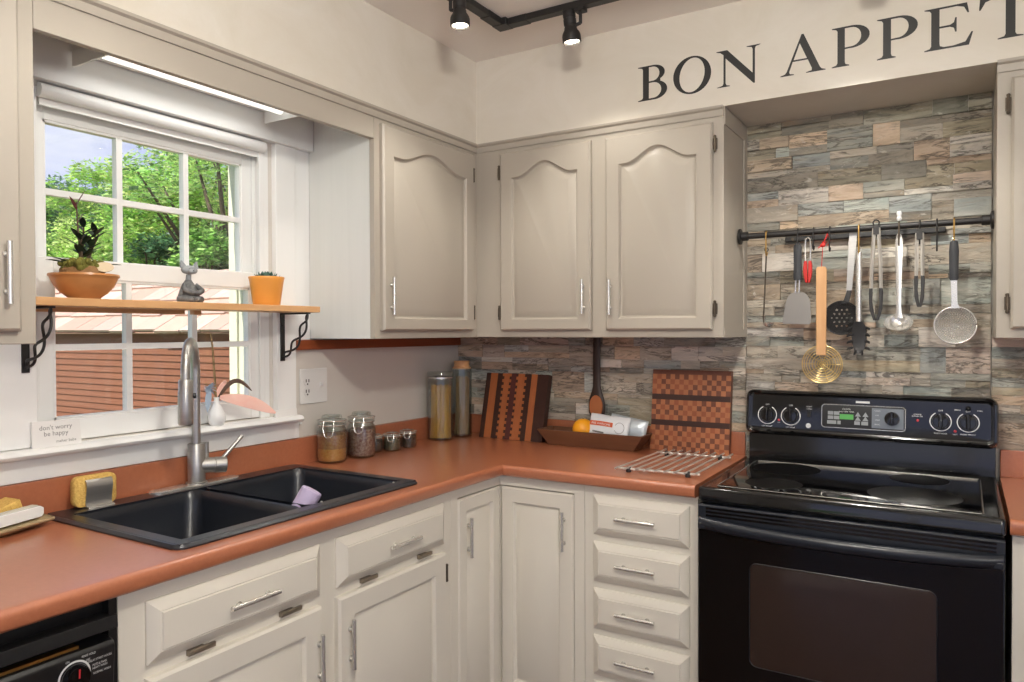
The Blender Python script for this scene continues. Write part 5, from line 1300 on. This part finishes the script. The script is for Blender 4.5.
# ---------------------------------------------------------------- track lighting
tk = thing('track_rail', 'black L-shaped lighting track on the ceiling', 'lighting track', (.62, -.6, CE))
zt0, zt1 = CE - .022, CE - .0005
build('rail', MB().box(.645, 2.3, -.607, -.573, zt0, zt1), M['pipe'], tk, bevel=.002)
build('rail', MB().box(.595, .629, -2.3, -.623, zt0, zt1), M['pipe'], tk, bevel=.002)
build('corner_joint', MB().box(.592, .648, -.6235, -.570, zt0 - .003, zt1).box(.648, .72, -.609, -.571, zt0 - .002, zt1).box(.593, .631, -.70, -.6235, zt0 - .002, zt1), M['pipe'], tk, bevel=.002)
LAMPS = []
def spot(x, y, label, aim, power, size, yaw, drop=.03, blend=.6):
    s = thing('track_spotlight', label, 'spotlight', (x, y, zt0), 'track spotlights')
    aim = V(aim); h = V((x, y, zt0 - drop)); dx = V((math.cos(yaw), math.sin(yaw), 0))
    m = MB(); m.box(x - .017, x + .017, y - .017, y + .017, zt0 - .012, zt0 - .0008); m.cyl((x, y, zt0 - .012), (x, y, zt0 - drop - .03), .0055, n=10)
    m.tube([(x, y, zt0 - drop - .028), tuple(V((x, y, zt0 - drop - .034)) + dx * .02)], .006, 8); build('stem', m, M['pipe'], s, bevel=.001)
    p = V((x, y, zt0 - drop - .034)) + dx * .035; ax = (aim - p).normalized(); ax = (ax * .5 + V((0, 0, -1)) * .5).normalized() if False else ax
    m = MB(); m.lathe([(0, -.052), (.019, -.052), (.021, -.048), (.021, -.03), (.019, -.029), (.019, -.024), (.021, -.023), (.021, -.004), (.019, -.003), (.019, .002), (.0205, .004), (.0215, .012), (.029, .024), (.031, .032), (.031, .052), (.029, .054), (.027, .054), (.027, .036), (0, .034)], p, 28, ax)
    build('housing', m, M['pipe'], s, smooth=35)
    lp = build('lamp', MB().lathe([(0, .036), (.0255, .036), (.0255, .048), (.02, .0505), (0, .0515)], p, 24, ax), M['lampglow'], s)
    li = bpy.data.lights.new('spot', 'SPOT'); li.energy = power; li.color = (1, .95, .87); li.spot_size = math.radians(size); li.spot_blend = blend; li.shadow_soft_size = .025
    lo = bpy.data.objects.new('spot_lamp', li); C.objects.link(lo); lo.location = p + ax * .062; lo.rotation_euler = ax.to_track_quat('-Z', 'Y').to_euler(); LAMPS.append(lo)
spot(.612, -.895, 'black track spotlight on the left arm of the ceiling track', (.70, -.9, 1.0), 12, 120, 0, .02)
spot(.918, -.59, 'black track spotlight just right of the track corner', (1.0, -.50, 1.0), 7, 120, 3.3, .02)
spot(1.74, -.59, 'black track spotlight above the range, beyond the top of the frame', (1.70, -.25, 1.0), 24, 88, -1.57, .02)
spot(.612, -1.95, 'black track spotlight added as fill at the window end of the track, beyond the top of the frame', (.7, -1.7, .9), 9, 120, 0, .02)  # extra head out of view, added to brighten the sink side
def semi(x, y, label, power, drop=.40):
    s = thing('ceiling_light', label, 'lamp', (x, y, CE), 'globe ceiling lights')
    build('canopy', MB().lathe([(0, -.0005), (.07, -.0005), (.072, -.012), (.06, -.022), (.012, -.026), (.012, -drop), (0, -drop)], (x, y, CE), 36), M['pipe'], s)
    gm = M['globe'].copy(); gm.node_tree.nodes['Principled BSDF'].inputs['Emission Strength'].default_value = power
    build('globe', MB().lathe([(0, -drop - .001), (.03, -drop - .001)] + [(.066 * math.sin(t), -drop - .06 + .066 * math.cos(t)) for t in [.5 + (PI - .5) * i / 14 for i in range(14)]] + [(0, -drop - .126)], (x, y, CE), 36), gm, s)
    return s
semi(1.62, -2.02, 'globe ceiling light over the middle of the kitchen, beyond the top of the frame', 240, .16)
semi(3.1, -3.4, 'added globe fill light over the far end of the room, behind the viewpoint', 300, .55)  # added fill lamp out of view, brightens the lower cabinets and ceiling
li = bpy.data.lights.new('strip', 'AREA'); li.shape = 'RECTANGLE'; li.size = .56; li.size_y = .03; li.energy = .8; li.color = (1, .98, .94)
lo = bpy.data.objects.new('strip_lamp', li); C.objects.link(lo); lo.location = (.15, -1.457, 2.062); lo.rotation_euler = (0, 0, PI / 2)

# ---------------------------------------------------------------- outdoors
struct('ground', MB().box(-60, -.2, -40, 60, -1.0, -.8), M['lawn'])
shd = thing('garden_shed', 'low shed with reddish lap siding and cedar shake roof outside the window', 'shed', (-5, 1.6, -.8))
sy0, sx0, sx1, ez = .8, -9.0, -2.0, 1.345
sl = .68; run = .56
mb = MB(); zz = -.8; ex = .054
while zz < ez + .02:
    mb.loft([[V((x, y, z)) for y, z in ((sy0 - .010, zz), (sy0 - .001, zz + ex), (sy0 + .04, zz + ex), (sy0 + .04, zz))] for x in (sx0, sx1)]); zz += ex
mb.box(sx0, sx1, sy0 + .04, sy0 + 1.75, -.8, ez + .05)
build('siding', mb, M['siding'], shd, smooth=0)
rnd = random.Random(9); mb = MB(); dl = V((0, 1, sl)).normalized(); nl = V((0, -sl, 1)).normalized()
e0 = V((0, sy0 - .09, ez + .025)); slope_len = (run + .1) * math.sqrt(1 + sl * sl); course = .235; k = 0
mb.c = lin((140, 86, 60)); mb.loft([[V((x, 0, 0)) + e0 + dl * s + nl * h for s, h in ((0, 0), (slope_len, 0), (slope_len, -.05), (0, -.008))] for x in (sx0, sx1)])
while k * course < slope_len:
    x = sx0 + rnd.uniform(-.1, 0)
    while x < sx1:
        w = rnd.uniform(.16, .34); s0 = k * course + rnd.uniform(-.018, .014); j = rnd.uniform(.86, 1.1)
        b_ = rnd.choice([(204, 176, 160), (212, 186, 172), (194, 160, 142), (208, 180, 168)])
        mb.c = lin(tuple(min(255, v * j) for v in b_)); x1_ = min(x + w - .007, sx1)
        mb.loft([[V((xx, 0, 0)) + e0 + dl * s + nl * h for s, h in ((s0, .012), (s0, .030), (s0 + course * 1.25, .010), (s0 + course * 1.25, .0))] for xx in (x, x1_)])
        x += w
    k += 1
build('shake_roof', mb, M['shingle'], shd, attr='tint', smooth=0)
top = e0 + dl * slope_len
mb = MB(); mb.c = lin((150, 110, 88)); mb.loft([[V((x, top.y + a, top.z + b)) for a, b in ((-.07, -.02), (0, .035), (.07, -.02), (0, -.0))] for x in (sx0, sx1)])
mb.loft([[V((x, top.y + a, top.z + b)) for a, b in ((0, .02), (.95, -.62), (.95, -.66), (0, -.04))] for x in (sx0, sx1)])
build('ridge', mb, M['shingle'], shd, attr='tint', smooth=0)

def tree(x, y, h, r, seed, cols, label, cat='tree', trunk=.10, nclump=70, nleaf=330, ls=.05, low=.25, gz=-.8):
    rnd = random.Random(seed); t = thing('leafy_tree' if cat == 'tree' else 'leafy_bush', label, cat, (x, y, gz), 'trees behind the shed')
    m = MB(); crown = MB(); cpts = []
    for i in range(nclump):
        f_ = low + (1 - low) * rnd.random() ** .9; prof = math.sin(PI * min(1, .12 + .86 * (f_ - low) / (1 - low))) ** .6
        a = rnd.uniform(0, 2 * PI); q = r * prof * rnd.uniform(.45, 1.0) ** .6
        cpts.append(V((x + q * math.cos(a), y + q * math.sin(a), gz + h * f_)))
    m.tube([(x, y, gz - .05), (x + .05 * r, y, gz + h * .3), (x - .04 * r, y + .05 * r, gz + h * .6), (x, y, gz + h * .9)], [trunk, trunk * .8, trunk * .5, trunk * .12], 9)
    for c in cpts[::3]:
        b0 = V((x, y, gz + max(.15 * h, (c.z - gz) * .62))); m.tube([b0, b0.lerp(c, .5) + V((0, 0, -.05 * h * rnd.random())), c], [trunk * .42, trunk * .26, trunk * .08], 6)
    build('trunk', m, M['bark'], t, smooth=60)
    vs, fs, cs_ = [], [], []; un, ga = rnd.uniform, rnd.gauss
    for c in cpts:
        cr = r * un(.20, .36); base = [lin(tuple(min(255, v * j) for v in rnd.choice(cols))) for j in (.75, .9, 1.0, 1.12, 1.25)]
        for i in range(nleaf):
            dx, dy, dz = ga(0, 1), ga(0, 1), ga(0, .55); l_ = math.sqrt(dx * dx + dy * dy + dz * dz) + .1; q = cr * (rnd.random() ** .4) / l_
            px_, py_, pz_ = c.x + dx * q, c.y + dy * q, c.z + dz * q
            ax_, ay_, az_ = un(-1, 1), un(-1, 1), un(-.5, .5); bx_, by_, bz_ = un(-1, 1), un(-1, 1), un(-.5, .5)
            L = ls * un(.6, 1.3); W = L * .55; k = len(vs)
            vs += [(px_ - ax_ * L, py_ - ay_ * L, pz_ - az_ * L), (px_ + bx_ * W, py_ + by_ * W, pz_ + bz_ * W), (px_ + ax_ * L, py_ + ay_ * L, pz_ + az_ * L), (px_ - bx_ * W, py_ - by_ * W, pz_ - bz_ * W)]
            fs.append((k, k + 1, k + 2, k + 3)); cs_.append(base[i % 5])
    crown.v = vs; crown.f = fs; crown.m = [0] * len(fs); crown.col = cs_
    build('crown', crown, M['leaf'], t, attr='tint', smooth=0, fixn=False)
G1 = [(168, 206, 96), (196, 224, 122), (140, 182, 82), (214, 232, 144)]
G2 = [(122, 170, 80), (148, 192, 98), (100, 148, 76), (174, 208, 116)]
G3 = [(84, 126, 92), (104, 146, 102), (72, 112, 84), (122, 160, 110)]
def at(az, y): a = math.radians(az); return 2.0 - math.tan(a) * (y + 2.8), y
def th(az, y, py): a = math.radians(az); return .8 + 1.378 + (331 - py) / 740 * (y + 2.8) / math.cos(a) * math.cos(a - .5491)
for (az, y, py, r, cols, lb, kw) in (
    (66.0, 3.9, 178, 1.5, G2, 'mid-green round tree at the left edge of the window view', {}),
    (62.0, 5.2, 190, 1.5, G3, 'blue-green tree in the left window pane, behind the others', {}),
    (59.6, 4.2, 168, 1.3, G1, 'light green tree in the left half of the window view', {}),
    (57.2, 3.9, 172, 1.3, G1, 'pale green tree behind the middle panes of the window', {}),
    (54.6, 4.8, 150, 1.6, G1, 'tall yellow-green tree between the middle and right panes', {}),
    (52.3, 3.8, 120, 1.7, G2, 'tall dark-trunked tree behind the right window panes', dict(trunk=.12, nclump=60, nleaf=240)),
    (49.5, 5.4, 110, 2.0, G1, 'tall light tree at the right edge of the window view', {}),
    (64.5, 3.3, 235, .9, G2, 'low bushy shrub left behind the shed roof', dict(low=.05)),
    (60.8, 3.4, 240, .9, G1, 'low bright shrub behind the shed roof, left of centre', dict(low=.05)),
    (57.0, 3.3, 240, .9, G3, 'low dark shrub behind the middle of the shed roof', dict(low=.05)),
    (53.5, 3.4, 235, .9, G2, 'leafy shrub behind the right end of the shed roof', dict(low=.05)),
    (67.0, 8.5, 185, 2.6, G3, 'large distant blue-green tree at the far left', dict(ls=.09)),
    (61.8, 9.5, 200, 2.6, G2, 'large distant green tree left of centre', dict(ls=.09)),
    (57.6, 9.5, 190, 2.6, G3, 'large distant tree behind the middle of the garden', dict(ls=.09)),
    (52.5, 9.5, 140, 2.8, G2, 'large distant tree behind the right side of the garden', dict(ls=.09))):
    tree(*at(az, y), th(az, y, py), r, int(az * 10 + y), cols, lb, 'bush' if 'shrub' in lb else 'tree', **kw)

# ---------------------------------------------------------------- sky, sun
wd = bpy.data.worlds.new('sky'); bpy.context.scene.world = wd; wd.use_nodes = True; nt = wd.node_tree; N = nt.nodes; L = nt.links
bgn = N['Background']; tc = N.new('ShaderNodeTexCoord'); sx = N.new('ShaderNodeSeparateXYZ'); L.new(tc.outputs['Generated'], sx.inputs[0])
rp = N.new('ShaderNodeValToRGB'); e_ = rp.color_ramp.elements; e_[0].position = 0.0; e_[0].color = lin((208, 210, 250)); e_[1].position = .6; e_[1].color = lin((120, 160, 226))
L.new(sx.outputs['Z'], rp.inputs[0])
mp = N.new('ShaderNodeMapping'); mp.inputs['Scale'].default_value = (2.2, 2.2, 9); L.new(tc.outputs['Generated'], mp.inputs[0])
nz = N.new('ShaderNodeTexNoise'); nz.inputs['Scale'].default_value = 1.6; nz.inputs['Detail'].default_value = 7; L.new(mp.outputs[0], nz.inputs['Vector'])
r2 = N.new('ShaderNodeValToRGB'); r2.color_ramp.elements[0].position = .46; r2.color_ramp.elements[1].position = .82; L.new(nz.outputs['Fac'], r2.inputs[0])
mx = N.new('ShaderNodeMix'); mx.data_type = 'RGBA'; L.new(r2.outputs['Color'], mx.inputs['Factor']); L.new(rp.outputs[0], mx.inputs['A']); mx.inputs['B'].default_value = (1, 1, 1, 1)
L.new(mx.outputs['Result'], bgn.inputs['Color']); bgn.inputs['Strength'].default_value = 1.12
sun = bpy.data.lights.new('sun', 'SUN'); sun.energy = 7.0; sun.angle = .009; sun.color = (1, .96, .90)
so_ = bpy.data.objects.new('sun', sun); C.objects.link(so_); so_.rotation_euler = V((.10, .60, -.80)).to_track_quat('-Z', 'Y').to_euler(); so_.location = (5, -10, 12)

# ---------------------------------------------------------------- camera
cx, cy, cz, yaw, pitch, roll, f = 2.0033, -2.803, 1.3776, .5491, -.0136, -.0032, 739.85
F = V((-math.sin(yaw) * math.cos(pitch), math.cos(yaw) * math.cos(pitch), math.sin(pitch))); R = V((math.cos(yaw), math.sin(yaw), 0)); U = R.cross(F)
R2 = R * math.cos(roll) + U * math.sin(roll); U2 = -R * math.sin(roll) + U * math.cos(roll)
cam = bpy.data.cameras.new('camera'); co_ = bpy.data.objects.new('camera', cam); C.objects.link(co_)
co_.matrix_world = Matrix(((R2.x, U2.x, -F.x, cx), (R2.y, U2.y, -F.y, cy), (R2.z, U2.z, -F.z, cz), (0, 0, 0, 1)))
cam.sensor_width = 36; cam.lens = f / 1024 * 36; cam.clip_start = .05; cam.clip_end = 200
sc = bpy.context.scene; sc.camera = co_
vs = sc.view_settings; vs.view_transform = 'Standard'; vs.look = 'None'; vs.gamma = 1; vs.use_curve_mapping = False; vs.exposure = 0.12
